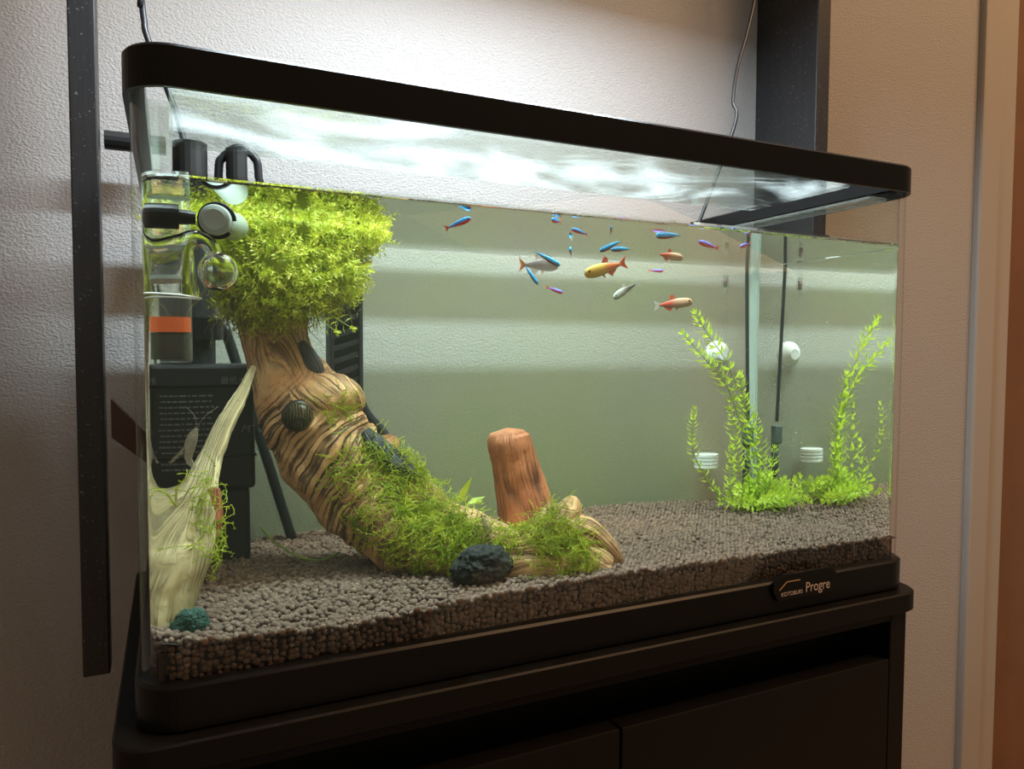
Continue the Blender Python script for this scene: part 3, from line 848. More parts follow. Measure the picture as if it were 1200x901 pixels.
# ------------------------------------------------------------------ moss growing on the log
moss = empty('moss_mat', (0.1874, 0.1000, 0.0796), 'green moss mats growing over the lower driftwood log', 'moss')
allV = [trunkV]; allN = [trunkN]
for ch in wood.children:
    if ch is trunk: continue
    vv = np.array([tuple(q.co+wood.location) for q in ch.data.vertices]); nn = np.array([tuple(q.normal) for q in ch.data.vertices])
    allV.append(vv); allN.append(nn)
allV = np.vstack(allV); allN = np.vstack(allN)
camv = np.array(CAM_POS)
def moss_patch(name, centre, rad_, count, ln, up=0.2, leafy=True):
    c = np.array(centre)
    d_ = np.linalg.norm(allV-c, axis=1)
    face = (allN*(camv-allV)).sum(1) > -0.15
    idx = np.where((d_ < rad_) & face)[0]
    if len(idx) == 0: return
    pick = RNG.choice(idx, count, p=(lambda q: q/q.sum())(np.maximum(0.03, 1-(d_[idx]/rad_)**2)))
    base = allV[pick]-allN[pick]*0.001; nrm = allN[pick]
    tan = RNG.normal(size=(count, 3)); tan -= nrm*(tan*nrm).sum(1, keepdims=True); tan /= np.linalg.norm(tan, axis=1, keepdims=True)
    L = RNG.uniform(0.5, 1.2, (count, 1))*ln
    K = 6; seg = []
    for k in range(K):
        u = k/(K-1)
        seg.append(base+nrm*L*0.45*math.sin(u*2.4)*1.0+tan*L*u+np.array([0, 0, up])*L*u*0.4+RNG.normal(scale=0.0006, size=(count, 3))*u)
    Pp = np.stack(seg, 1)
    v1, f1 = strands(Pp, 0.00024)
    f1 = quad2tri(f1)
    # tiny leaflets along each strand
    Bb = []; Dd = []
    for k in range(1, K):
        for sg in (1, -1):
            t = Pp[:, k]-Pp[:, k-1]; t /= np.linalg.norm(t, axis=1, keepdims=True)
            s_ = np.cross(t, RNG.normal(size=(count, 3))); s_ /= np.maximum(1e-6, np.linalg.norm(s_, axis=1, keepdims=True))
            Bb.append(Pp[:, k]-t*RNG.uniform(0, 0.0008, (count, 1))); Dd.append(s_*sg*0.8+t)
    Bb = np.vstack(Bb); Dd = np.vstack(Dd)
    v2, f2 = leaves(Bb, Dd, RNG.normal(size=Bb.shape), np.full(len(Bb), 0.0017), np.full(len(Bb), 0.0007))
    tag(mk(name, np.vstack([v1, v2]), np.vstack([f1, f2+len(v1)]), MAT['javamoss'], moss), kind='stuff')
moss_patch('moss_strands', (0.1845, 0.0750, 0.0840), 0.038, 675, 0.0165)
moss_patch('moss_strands', (0.1587, 0.1000, 0.0948), 0.030, 285, 0.0150)
moss_patch('moss_strands', (0.2063, 0.0600, 0.0781), 0.026, 315, 0.0150)
moss_patch('moss_strands', (0.1769, 0.1100, 0.1171), 0.026, 247, 0.0135)
moss_patch('moss_strands', (0.1525, 0.1150, 0.1307), 0.022, 165, 0.0135)
moss_patch('moss_strands', (0.1307, 0.1150, 0.1197), 0.018, 67, 0.0135)
moss_patch('moss_strands', (0.1289, 0.1200, 0.1686), 0.020, 67, 0.0120)
moss_patch('moss_strands', (0.2723, 0.0350, 0.0723), 0.024, 465, 0.0180)
moss_patch('moss_strands', (0.2636, 0.0400, 0.0868), 0.015, 150, 0.0135)
moss_patch('moss_strands', (0.2843, 0.0200, 0.0529), 0.016, 150, 0.0120)
moss_patch('moss_strands', (0.2397, 0.0500, 0.0764), 0.018, 112, 0.0105)
# few sprays of moss on the pale branch
pv = np.array([tuple(q.co+pale.location) for q in pale.children[0].data.vertices]); pn = np.array([tuple(q.normal) for q in pale.children[0].data.vertices])
allV, allN = pv, pn
moss2 = empty('moss_tuft', (0.0349, 0.0600, 0.1121), 'sparse moss tufts clinging to the pale driftwood branch', 'moss')
moss = moss2
moss_patch('moss_strands', (0.0358, 0.0550, 0.1180), 0.020, 45, 0.0150)
moss_patch('moss_strands', (0.0376, 0.0500, 0.0925), 0.020, 45, 0.0150)

# ------------------------------------------------------------------ stem plants at the right rear
def stem_plant(nodes, label, k, ll, ww, name='stem_plant', group=None, spread=0.5):
    t = empty(name, tuple(nodes[0]), label, 'plant', group)
    sprig('leaves', nodes, t, k, ll, ww, MAT['leaf'], 0.0008, spread, seed=random.random()*6)
    return t
stem_plant([(0.5561, 0.1980, 0.0476), (0.5576, 0.2030, 0.0995), (0.5481, 0.2080, 0.1520), (0.5281, 0.2130, 0.1999), (0.5076, 0.2180, 0.2282), (0.4929, 0.2180, 0.2483)], 'tallest stem plant, leaning left with its tip near the fish', 54, 0.0128, 0.0038)
stem_plant([(0.5515, 0.2030, 0.0473), (0.5563, 0.2080, 0.0947), (0.5438, 0.2130, 0.1431), (0.5242, 0.2130, 0.1826), (0.5012, 0.2130, 0.2042), (0.4767, 0.2130, 0.2277)], 'tall leaning stem plant whose tip points furthest left', 52, 0.0128, 0.0038)
stem_plant([(0.5584, 0.1930, 0.0498), (0.5589, 0.1980, 0.0912), (0.5550, 0.2030, 0.1303), (0.5469, 0.2080, 0.1608), (0.5422, 0.2080, 0.1869)], 'straight stem plant in the middle of the right bunch', 42, 0.0122, 0.0036)
stem_plant([(0.5276, 0.2130, 0.0565), (0.5047, 0.2130, 0.0841), (0.4893, 0.2130, 0.1106), (0.4880, 0.2130, 0.1363), (0.4899, 0.2130, 0.1533)], 'thin short-leaved stem plant standing apart left of the bunch', 24, 0.0085, 0.0032)
stem_plant([(0.5661, 0.1880, 0.0482), (0.5681, 0.1880, 0.0698), (0.5711, 0.1880, 0.0915), (0.5741, 0.1880, 0.1123)], 'short upright stem plant right of the tall leaning ones', 18, 0.0105, 0.0034)
stem_plant([(0.5316, 0.1980, 0.0512), (0.5252, 0.1980, 0.0759), (0.5272, 0.2000, 0.0971), (0.5281, 0.2000, 0.1143)], 'short stem plant in front of the black cable', 18, 0.0100, 0.0032)
stem_plant([(0.5434, 0.2000, 0.0483), (0.5389, 0.2000, 0.0834), (0.5352, 0.2050, 0.1178), (0.5313, 0.2100, 0.1523)], 'leafy stem plant half hidden behind the leaning stems', 26, 0.0122, 0.0036)
stem_plant([(0.5587, 0.1900, 0.0467), (0.5639, 0.1900, 0.0786), (0.5623, 0.1950, 0.1087), (0.5573, 0.2000, 0.1435)], 'leafy stem plant before the pale silicone corner', 26, 0.0122, 0.0036)
bush = empty('bushy_plant', (0.5608, 0.1880, 0.0468), 'low bushy green plant spreading at the foot of the tall stems', 'plant')
for q in range(64):
    px_ = Vector((0.5616, 0.1930, 0.0478)); 
    ang = random.uniform(0, 6.28); rr = random.uniform(0.002, 0.046); tall = random.uniform(0.012, 0.036)*(1.15-rr*13)
    p0 = px_+Vector((math.cos(ang)*0.006, math.sin(ang)*0.006, 0)); p0.z = 0.048
    p2 = px_+Vector((math.cos(ang)*(rr+0.008), math.sin(ang)*(rr+0.006), 0)); p2.z = 0.050+tall
    p1 = (p0+p2)/2+Vector((0, 0, 0.004))
    sprig('sprig_leaves', [tuple(p0), tuple(p1), tuple(p2)], bush, 8, 0.0088, 0.0032, MAT['leaf'], 0.0006, 0.5, seed=q)
run = empty('runner_plant', (0.6183, 0.2180, 0.0511), 'low runner plant trailing along the soil towards the right glass', 'plant')
for q in range(12):
    x = 0.566+0.038*q/11; y = 0.205+random.uniform(-.02, .03)
    h = random.uniform(0.012, 0.026)
    sprig('sprig_leaves', [(x, y, 0.049), (x+.003, y+random.uniform(-.004, .004), 0.052+h*.5), (min(.607, x+random.uniform(-.004, .006)), y, 0.052+h)], run, 6, 0.0085, 0.0032, MAT['leaf'], 0.0006, 0.5, seed=q)
# little broad-leaved plantlet by the trunk
pl = empty('plantlet', (0.2254, 0.1200, 0.0859), 'small broad-leaved plantlet behind the mossy log', 'plant')
v, f = leaves(np.array([(0.2150, 0.1150, 0.0942), (0.2219, 0.1150, 0.0923)]), np.array([(0.55, 0.1, 0.8), (0.8, 0.0, 0.25)]), np.array([(0.3, -1, 0.3), (0, -0.6, 0.8)]), [0.024, 0.018], [0.0062, 0.0060], 0.1)
mk('leaf', v[:5], f[:4], MAT['leaf'], pl, True); mk('leaf', v[5:], f[4:]-5, MAT['leaf'], pl, True)
sprig('leaves', [(0.2266, 0.1050, 0.0802), (0.2295, 0.1050, 0.0878), (0.2309, 0.1050, 0.0943)], pl, 4, 0.007, 0.0025, MAT['leaf'])
rt = MB().tube(spline([(0.0794, 0.2000, 0.0748), (0.0848, 0.1920, 0.0678), (0.0956, 0.1820, 0.0592), (0.1070, 0.1720, 0.0533), (0.1213, 0.1700, 0.0507), (0.1343, 0.1700, 0.0552)], 30), 0.0009, 6).build('loose_root', MAT['stem'], None, True)
tag(rt, 'loose yellow root arching over the soil left of log', 'root')

# ------------------------------------------------------------------ stones
def stone(name, c, r, mat, label, seed, sq=(1, 1, 0.85), pit=0.12):
    iv, if_ = ico(5)
    out = []
    for q in iv:
        V_ = Vector(q); k = 1+0.22*noise.noise(V_*1.4+Vector((seed, 0, 0)))+0.10*noise.noise(V_*3.3+Vector((0, seed, 0)))
        k += -pit*max(0, noise.noise(V_*14+Vector((0, 0, seed))))-pit*0.7*max(0, noise.noise(V_*26+Vector((seed, seed, 0))))
        out.append(np.array(q)*k*r*np.array(sq)+np.array(c))
    return tag(mk(name, out, if_, mat, None, True), label, 'stone')
stone('lava_stone', (0.2148, 0.0450, 0.0598), 0.0215, MAT['lava'], 'black pitted lava stone on the soil in front of log', 2.0, (1.0, 0.9, 0.76), 0.26)
stone('teal_stone', (0.0276, 0.0280, 0.0521), 0.0088, MAT['teal'], 'small dark teal stone beside the foot of pale branch', 5.0, (1, 0.9, 1.05), 0.3)
stone('pebble', (0.0565, 0.2150, 0.0502), 0.0060, MAT['white'], 'small pale pebble on the soil before the black filter', 9.0, (1.3, 1, 0.5), 0.1)

# ------------------------------------------------------------------ filter and equipment at the left rear
flt = empty('internal_filter', (0.045, 0.235, 0.048), 'black box filter standing in the back left corner', 'filter')
FX0, FX1, FZ1 = 0.012, (0.0764, 0.2050, 0.1981)[0], (0.0415, 0.2050, 0.2003)[2]
MB().box((FX0, 0.205, 0.105), (FX1, 0.268, FZ1)).build('filter_box', MAT['dull'], flt, bevel=0.003)
MB().box((FX0+0.003, 0.209, 0.046), (FX1-0.004, 0.264, 0.1055)).build('filter_basket', MAT['dull'], flt, bevel=0.003)
MB().box((FX0-0.001, 0.2035, FZ1-0.0175), (FX1+0.0008, 0.2685, FZ1-0.0155)).build('lid_seam', MAT['plastic'], flt)
MB().box((FX0-0.001, 0.2035, 0.1300), (FX1+0.0008, 0.2685, 0.1315)).build('lid_seam', MAT['plastic'], flt)
MB().tube([(0.036, 0.236, FZ1-0.001), (0.036, 0.236, 0.262)], 0.0145, 20).build('outlet_pipe', MAT['dull'], flt, False)
MB().tube([(0.036, 0.236, (0.0363, 0.2170, 0.2187)[2]), (0.036, 0.236, (0.0365, 0.2170, 0.2354)[2])], 0.0205, 24).build('collar', MAT['plastic'], flt, False)
MB().tube([(0.036, 0.236, 0.262), (0.036, 0.236, (0.0357, 0.2360, 0.3825)[2])], 0.0135, 20).build('outlet_pipe', MAT['dull'], flt, False)
pr = MB()
for q in range(14):
    z = FZ1-0.024-q*0.0042
    x = 0.020+0.002*(q % 3)
    while x < 0.046:
        l_ = random.uniform(0.0015, 0.005); pr.box((x, 0.2044, z), (x+l_, 0.2049, z+0.0012)); x += l_+0.0012
pr.build('label_print', MAT['grey_print'], flt)
text('最低水位線', 0.0062, (0.052, 0.2040, FZ1-0.0145), FRONT, MAT['grey_print'], 'lettering', flt)
text('M', 0.0080, (0.066, 0.2040, FZ1-0.052), FRONT, MAT['grey_print'], 'lettering', flt, 1.0, 0.0001, 0.3)
text('6', 0.0080, (0.078, 0.2040, FZ1-0.052), FRONT, MAT['grey_print'], 'lettering', flt, 1.0, 0.0001, 0.3)
# slotted strainer behind the clump
sx0, sx1 = (0.1362, 0.2250, 0.2183)[0], (0.1635, 0.2250, 0.2186)[0]
sz0, sz1 = (0.1523, 0.2250, 0.1513)[2], (0.1462, 0.2250, 0.2638)[2]
strn = empty('slotted_strainer', ((sx0+sx1)/2, 0.235, sz0), 'black slotted strainer standing upright behind the log knot', 'strainer')
MB().box((sx0, 0.231, sz0), (sx1, 0.247, sz1)).build('back_shell', MAT['dull'], strn, bevel=0.002)
MB().box((sx0, 0.222, sz0), (sx0+0.0035, 0.2309, sz1)).build('side_rail', MAT['dull'], strn, bevel=0.0008)
MB().box((sx1-0.0035, 0.222, sz0), (sx1, 0.2309, sz1)).build('side_rail', MAT['dull'], strn, bevel=0.0008)
z = sz0+0.006
while z < sz1-0.004:
    mk('slat', [(sx0+.0036, .224, z), (sx1-.0036, .224, z+.007), (sx1-.0036, .224, z+.0115), (sx0+.0036, .224, z+.0045),
                (sx0+.0036, .2305, z), (sx1-.0036, .2305, z+.007), (sx1-.0036, .2305, z+.0115), (sx0+.0036, .2305, z+.0045)],
       [(0, 1, 2, 3), (7, 6, 5, 4), (0, 4, 5, 1), (1, 5, 6, 2), (2, 6, 7, 3), (3, 7, 4, 0)], MAT['dull'], strn)
    z += 0.0105
ho = MB().tube(spline([(sx1-.004, .250, sz0+.03), (0.1712, 0.2500, 0.1563), (0.1845, 0.2500, 0.1409), (0.1939, 0.2450, 0.1223), (0.1976, 0.2350, 0.1008)], 24), 0.0042, 12).build('strainer_hose', MAT['cord'], None, True)
tag(ho, 'black hose curving down from the slotted strainer', 'hose')
st_ = MB().tube(spline([(0.0577, 0.2620, 0.2317), (0.0721, 0.2650, 0.1831), (0.0917, 0.2700, 0.1145), (0.1107, 0.2750, 0.0476)], 16), 0.0042, 10).build('slanting_tube', MAT['cord'], None, True)  # thin black tube slanting along the back glass
tag(st_, 'black tube slanting down the back glass beside filter', 'hose')
lp = MB()
_l0 = Vector((0.0587, 0.2500, 0.3620)); _l4 = Vector((0.0916, 0.2500, 0.3647))
lp.tube(spline([tuple(_l0-Vector((0, 0, .08))), tuple(_l0), (0.0630, 0.2500, 0.3778), (0.0756, 0.2500, 0.3873), (0.0875, 0.2500, 0.3806), tuple(_l4), tuple(_l4-Vector((0, 0, .08)))], 40), 0.0036, 10)
lo_ = lp.build('looped_hose', MAT['cord'], None, True)
tag(lo_, 'black hose loop rising above the water behind the plant clump', 'hose')
_p = Vector((0.0731, 0.2450, 0.3843))
pp = MB().tube([(_p.x, _p.y, 0.265), tuple(_p)], 0.0088, 16).build('intake_pipe', MAT['dull'], None, False)
tag(pp, 'dark upright intake pipe inside the black hose loop', 'pipe')

# suction clip holding a frosted tube on the left glass
clip = empty('suction_clip', (0.006, 0.07, (0.0062, 0.0700, 0.2914)[2]), 'black suction clip on the left glass gripping the frosted tube', 'clip')
e0 = Vector((0.0434, 0.0520, 0.2892)); e1 = Vector((0.0585, 0.1150, 0.2929))
rr = (0.0434, 0.0520, 0.2892, 0.0091)[3]
cz = (0.0064, 0.0600, 0.2902)[2]
MB().tube([(0.0055, 0.060, cz), (0.0075, 0.060, cz), (0.016, 0.060, cz), (0.0245, 0.060, cz)], [0.0085, 0.0080, 0.0078, 0.0074], 18).build('suction_cup', MAT['plastic'], clip, False)
MB().tube([(0.0245, 0.060, cz), (0.029, 0.060, cz), (e0.x-rr*1.1, 0.060, cz)], [0.0046, 0.0042, 0.0036], 12).build('arm', MAT['plastic'], clip, False)
ax = (e1-e0).normalized(); px1 = ax.cross(Vector((0, 0, 1))).normalized(); px2 = px1.cross(ax)
arc = MB()
ringp = [e0+ax*0.008+(rr*1.08)*(math.cos(a)*px1+math.sin(a)*px2) for a in np.linspace(0.0, math.pi*1.75, 26).tolist()]
arc.tube(ringp, 0.0016, 8); arc.build('ring', MAT['plastic'], clip, True)
ft = empty('frosted_tube', tuple(e0), 'frosted grey tube seen end on in front of the clump', 'tube')
MB().tube([e0, e0+ax*0.001, e1-ax*0.002, e1], [rr*0.92, rr, rr, rr*0.9], 28).build('tube_body', MAT['frost'], ft, True)
MB().tube([e0-ax*0.0006, e0], [rr*0.70, rr*0.74], 28).build('end_cap', MAT['frost'], ft, False)

# drop checker
dc = empty('drop_checker', (0.0456, 0.0580, 0.2589), 'clear glass drop checker with round bulb below the suction clip', 'drop checker')
bc = Vector((0.0456, 0.0580, 0.2589)); br_ = (0.0456, 0.0580, 0.2589, 0.0118)[3]
uv_, uf_ = uvs(28, 18)
mk('bulb', uv_*br_+np.array(bc), uf_, MAT['airglass'], dc, True)
lv, lf = uvs(24, 14)
keep = np.array([[x*0.93, y*0.93, min(z*0.93, -0.05)] for x, y, z in lv])*br_+np.array(bc)
mk('indicator_liquid', keep, lf, thin_glass('indicator_liquid', (0.55, 0.62, 0.4), 0.3, 0.02, 0.15), dc, True)
cu = spline([(0.0438, 0.0580, 0.2690, 0.0046), (0.0396, 0.0580, 0.2759, 0.0046), (0.0326, 0.0580, 0.2780, 0.0051), (0.0265, 0.0580, 0.2735, 0.0066), (0.0236, 0.0580, 0.2638, 0.0091), (0.0215, 0.0580, 0.2526, 0.0126), (0.0205, 0.0580, 0.2435, 0.0156)], 36)
v, f = tube_geo(cu[:, :3], list(cu[:, 3]), 24, False)
mk('bell', v, f, MAT['airglass'], dc, True)
fe = frames(cu[:, :3])[-1]
MB().tube([fe[0]+float(cu[-1, 3])*(math.cos(a)*fe[2]+math.sin(a)*fe[3]) for a in np.linspace(0, 2*math.pi, 33).tolist()], 0.0005, 6, False).build('bell_lip', MAT['white'], dc, True)

# upright glass tube with orange band in the corner
gt = empty('glass_tube', (0.0225, 0.085, (0.0099, 0.0850, 0.2032)[2]), 'upright clear glass tube with orange band in left corner', 'tube')
gx_, gy_ = 0.0225, 0.085
zb = (0.0099, 0.0850, 0.2032)[2]; zo0 = (0.0102, 0.0850, 0.2221)[2]; zo1 = (0.0104, 0.0850, 0.2315)[2]
GR = 0.0085
MB().tube([(gx_, gy_, zb), (gx_, gy_, zb+0.0015), (gx_, gy_, 0.318)], [GR*0.85, GR, GR], 24).build('tube_body', MAT['glass'], gt, True)
MB().tube([(gx_, gy_, zo0), (gx_, gy_, zo1)], GR*0.93, 24).build('orange_band', MAT['orange'], gt, False)
MB().tube([(gx_, gy_, zb+0.002), (gx_, gy_, zo0-0.0004)], GR*0.86, 24).build('weight', MAT['lava'], gt, False)
for z in ((0.0109, 0.0850, 0.2591)[2], (0.0112, 0.0850, 0.2788)[2], (0.0117, 0.0850, 0.3056)[2]):
    MB().tube([(gx_, gy_, z-0.0012), (gx_, gy_, z+0.0012)], GR*1.06, 24).build('band', MAT['frost'], gt, False)

# ------------------------------------------------------------------ air line and heater cable at the right rear
VALVE = thin_glass('valve_plastic', (0.95, 0.95, 0.92), 0.5, 0.1, 0.22)
air = empty('air_line', (0.5658, 0.2800, 0.0354), 'clear air tube with check valves and white suction cup', 'air tube')
AX = [(0.5614, 0.2800, 0.3430), (0.5624, 0.2800, 0.3140), (0.5627, 0.2800, 0.2728), (0.5651, 0.2800, 0.2222), (0.5685, 0.2800, 0.1571), (0.5658, 0.2800, 0.0917)]
MB().tube(spline(AX, 30), 0.0024, 10).build('tube', MAT['glass'], air, True)
for p0, p1 in (((0.5627, 0.2800, 0.3376), (0.5633, 0.2800, 0.3204)), ((0.5631, 0.2800, 0.2939), (0.5626, 0.2800, 0.2737))):
    p0 = Vector(p0); p1 = Vector(p1)
    vlv = MB().tube([p0, p0.lerp(p1, .25), p0.lerp(p1, .3), p0.lerp(p1, .7), p0.lerp(p1, .75), p1], [.0030, .0030, .0044, .0044, .0030, .0030], 14).build('check_valve', VALVE, air, False)
    MB().tube([p0.lerp(p1, .15), p0.lerp(p1, .65)], 0.0023, 10).build('valve_core', plain('valve_red', (0.20, 0.05, 0.045), 0.5), vlv, True)
cp = Vector((0.5644, 0.2880, 0.2082))
MB().tube([cp+Vector((0, .012, 0)), cp+Vector((0, .006, 0)), cp, cp-Vector((0, .004, 0))], [.0150, .0140, .0090, .0060], 24).build('suction_cup', MAT['white'], air, False)
ds = empty('diffuser', (0.5416, 0.2800, 0.0929), 'white ribbed air diffuser low beside the air tube', 'diffuser')
d0 = Vector((0.5416, 0.2800, 0.0929))
for q in range(4):
    MB().tube([d0+Vector((0, 0, -.0070+q*.0038)), d0+Vector((0, 0, -.0040+q*.0038))], .0135, 24).build('disc', MAT['white'], ds, False)
MB().tube([d0+Vector((0, 0, -.0070)), d0+Vector((0, 0, .0086))], .0115, 20).build('core', MAT['glass'], ds, False)
hc = empty('heater_cable', (0.5933, 0.2750, 0.0436), 'black cable running down the rear right corner to a sensor', 'cable')
HC = [(0.705, 0.32, 1.0), (0.700, 0.31, 0.82), (0.7095, 0.3000, 0.6958), (0.7013, 0.2950, 0.6598), (0.6804, 0.2850, 0.6094), (0.6572, 0.2750, 0.5601), (0.6451, 0.2680, 0.5169), (0.6418, 0.2620, 0.4820), (0.587, 0.275, 0.335), (0.5862, 0.2750, 0.3376), (0.5899, 0.2750, 0.2223), (0.5933, 0.2760, 0.1332)]
MB().tube(spline(HC, 110), 0.0021, 10).build('cord', MAT['cord'], hc, True)
q0 = Vector((0.5934, 0.2760, 0.1285)); 
MB().box((q0.x-.0052, q0.y-.005, q0.z-.020), (q0.x+.0052, q0.y+.005, q0.z)).build('sensor', plain('sensor_grey', (0.06, 0.09, 0.08), 0.5), hc, bevel=0.0015)
MB().tube([(q0.x, q0.y+.004, q0.z-.019), (q0.x, q0.y+.004, 0.048)], 0.0042, 12).build('heater_rod', MAT['cord'], hc, True)
lc = MB().tube(spline([(0.012, 0.29, 1.0), (0.010, 0.285, 0.75), (0.0011, 0.2700, 0.5204), (0.0015, 0.2700, 0.5064), (0.0031, 0.2700, 0.4891), (0.0061, 0.2680, 0.4726), (0.030, 0.262, 0.40), (0.034, 0.25, 0.345)], 40), 0.0026, 10).build('cord', MAT['cord'], flt, True)

# ------------------------------------------------------------------ fish
def band_mat(name, stops, rough=0.35, alpha=1.0, metallic=0.0):
    """colour by height on the fish, in its own coordinates"""
    m = N(name); c = m.coord()
    sx = m.n('ShaderNodeSeparateXYZ'); m.l(c, sx.inputs[0])
    col = m.ramp(m.math('MULTIPLY_ADD', sx.outputs[2], 1.0, 0.5), stops)
    s = m.princ(col, rough, None, Metallic=metallic)
    if alpha < 1:
        tr = m.n('ShaderNodeBsdfTransparent'); s = m.mixs(alpha, tr.outputs[0], s)
    return m.done(s)
def tetra_mat(name, front, rear, belly, alpha=1.0):
    m = N(name); c = m.coord()
    sx = m.n('ShaderNodeSeparateXYZ'); m.l(c, sx.inputs[0])
    t = m.tex('ShaderNodeTexNoise', 9.0, 3.0, c)
    col = m.ramp(m.math('MULTIPLY_ADD', sx.outputs[0], 1.0, 0.5), [(0.06, rear), (0.42, rear), (0.62, front), (0.98, front)])
    col = m.mixc(m.math('MULTIPLY', m.math('SUBTRACT', m.math('MULTIPLY', sx.outputs[2], -6.0), 0.10), 1.5, clamp=True), col, belly)
    col = m.mixc(m.math('MULTIPLY', t.outputs[0], 0.35), col, tuple(x*0.5 for x in front))
    s = m.princ(col, 0.3)
    if alpha < 1:
        tr = m.n('ShaderNodeBsdfTransparent'); s = m.mixs(alpha, tr.outputs[0], s)
    return m.done(s)
def fin_mat(name, col, alpha):
    m = N(name); tr = m.n('ShaderNodeBsdfTransparent')
    return m.done(m.mixs(alpha, tr.outputs[0], m.princ(col, 0.4)))
NEON = band_mat('neon_tetra_skin', [(0.30, (0.55, 0.015, 0.02)), (0.465, (0.62, 0.02, 0.02)), (0.492, (0.02, 0.22, 0.75)), (0.525, (0.03, 0.45, 0.95)), (0.575, (0.05, 0.35, 0.8)), (0.60, (0.02, 0.04, 0.08))], 0.25)
NEONB = band_mat('neon_tetra_blue_skin', [(0.30, (0.30, 0.05, 0.04)), (0.42, (0.25, 0.06, 0.05)), (0.455, (0.01, 0.03, 0.08)), (0.475, (0.03, 0.45, 0.95)), (0.555, (0.05, 0.50, 0.95)), (0.585, (0.01, 0.04, 0.12))], 0.25)
NEONV = band_mat('neon_tetra_violet_skin', [(0.30, (0.60, 0.015, 0.05)), (0.49, (0.68, 0.02, 0.06)), (0.515, (0.12, 0.16, 0.85)), (0.57, (0.18, 0.28, 0.95)), (0.61, (0.10, 0.10, 0.5))], 0.3)
EMBER = tetra_mat('red_yellow_skin', (0.62, 0.40, 0.06), (0.62, 0.13, 0.05), (0.72, 0.62, 0.12))
EMBER2 = tetra_mat('red_silver_skin', (0.55, 0.36, 0.22), (0.60, 0.08, 0.05), (0.75, 0.68, 0.48))
PALE = tetra_mat('pale_tetra_skin', (0.36, 0.30, 0.27), (0.28, 0.24, 0.25), (0.48, 0.42, 0.38), 0.7)
GREY = tetra_mat('grey_tetra_skin', (0.36, 0.40, 0.34), (0.14, 0.14, 0.12), (0.55, 0.58, 0.52))
FIN_CLEAR = fin_mat('clear_fin', (0.7, 0.75, 0.75), 0.30)
FIN_RED = fin_mat('red_fin', (0.70, 0.10, 0.04), 0.85)
FIN_ORANGE = fin_mat('orange_fin', (0.85, 0.25, 0.08), 0.9)
FIN_BLACK = fin_mat('black_fin', (0.02, 0.02, 0.02), 0.95)
EYE = plain('fish_eye', (0.01, 0.01, 0.012), 0.15)

def make_fish(name, head, tail, label, skin, fin, tailfin, group, deep=0.26, length=None, flip=1, bend=0.0, roll=0.0):
    """head and tail are real points in the water; unit fish runs along x from tail (-.5) to head (.5)"""
    h = Vector(head); t = Vector(tail)
    d = h-t; L = d.length; d.normalize()
    up = Vector((0, 0, 1)) if abs(d.z) < 0.85 else Vector((0.2, 0.5, 0.4)).normalized()
    y = up.cross(d).normalized(); z = d.cross(y)
    root = empty(name, (0, 0, 0), label, 'fish', group)
    MX = Matrix((d, y, z)).transposed().to_4x4() @ Matrix.Rotation(roll, 4, 'X')
    MX.translation = (h+t)/2
    root.matrix_world = MX
    root.scale = (L, L, L)
    n_ = 14; m_ = 22; V_ = []
    def cl(x): return bend*(1-(2*x)**2)
    for i in range(m_):
        u = i/(m_-1); x = 0.5-u*0.86
        hh = deep*0.5*(math.sin(math.pi*min(1, (u*0.93+0.035))**0.72)**0.85*(1-0.42*u)+0.10*u)
        if i == 0: hh = deep*0.05
        ww = hh*(0.52-0.2*u)
        zc = 0.02*deep*math.sin(u*3)-0.01
        for k in range(n_):
            a = 2*math.pi*k/n_
            V_.append((x, ww*math.cos(a)+cl(x), zc+hh*math.sin(a)))
    F_ = [(i*n_+k, (i+1)*n_+k, (i+1)*n_+(k+1) % n_, i*n_+(k+1) % n_) for i in range(m_-1) for k in range(n_)]
    F_ += [tuple(range(n_)), tuple((m_-1)*n_+k for k in range(n_-1, -1, -1))]
    def part(nm, v, f, mat, sm=True):
        me = bpy.data.meshes.new(nm); me.from_pydata([tuple(q) for q in v], [], [tuple(q) for q in f])
        if sm: me.polygons.foreach_set('use_smooth', np.ones(len(me.polygons), dtype=bool))
        me.materials.append(mat); o = bpy.data.objects.new(nm, me); return link(o, root)
    part('body', V_, F_, skin)
    def fin2(nm, outline, mat):
        k = len(outline); e = 0.006
        v = [(x, cl(x)+e, z) for x, z in outline]+[(x, cl(x)-e, z) for x, z in outline]
        part(nm, v, [tuple(range(k)), tuple(range(2*k-1, k-1, -1))]+[(q, (q+1) % k, k+(q+1) % k, k+q) for q in range(k)], mat, False)
    fin2('tail_fin', [(-0.33, 0.03), (-0.50, deep*0.48), (-0.44, 0.0), (-0.50, -deep*0.48), (-0.33, -0.03)], tailfin)
    fin2('dorsal_fin', [(0.08, deep*0.42), (-0.02, deep*0.80), (-0.08, deep*0.60), (-0.07, deep*0.34)], fin)
    fin2('anal_fin', [(-0.02, -deep*0.38), (-0.10, -deep*0.66), (-0.22, -deep*0.30), (-0.24, -deep*0.18)], fin)
    fin2('pelvic_fin', [(0.13, -deep*0.42), (0.05, -deep*0.68), (0.06, -deep*0.42)], fin)
    uv2, uf2 = uvs(12, 8)
    for s_ in (1, -1):
        ev = uv2*np.array([0.026, 0.014, 0.026])*(deep/0.26)**0.5+np.array([0.40, cl(0.40)+s_*deep*0.155, 0.02])
        part('eye', ev, uf2, EYE)
    return root
NG = 'neon tetras swimming under the water surface'
def neon(h, t, label, skin=None, **kw):
    make_fish('neon_tetra', h, t, label, skin or NEON, FIN_CLEAR, FIN_CLEAR if skin is NEONB else FIN_RED, NG, kw.pop('deep', 0.24), **kw)
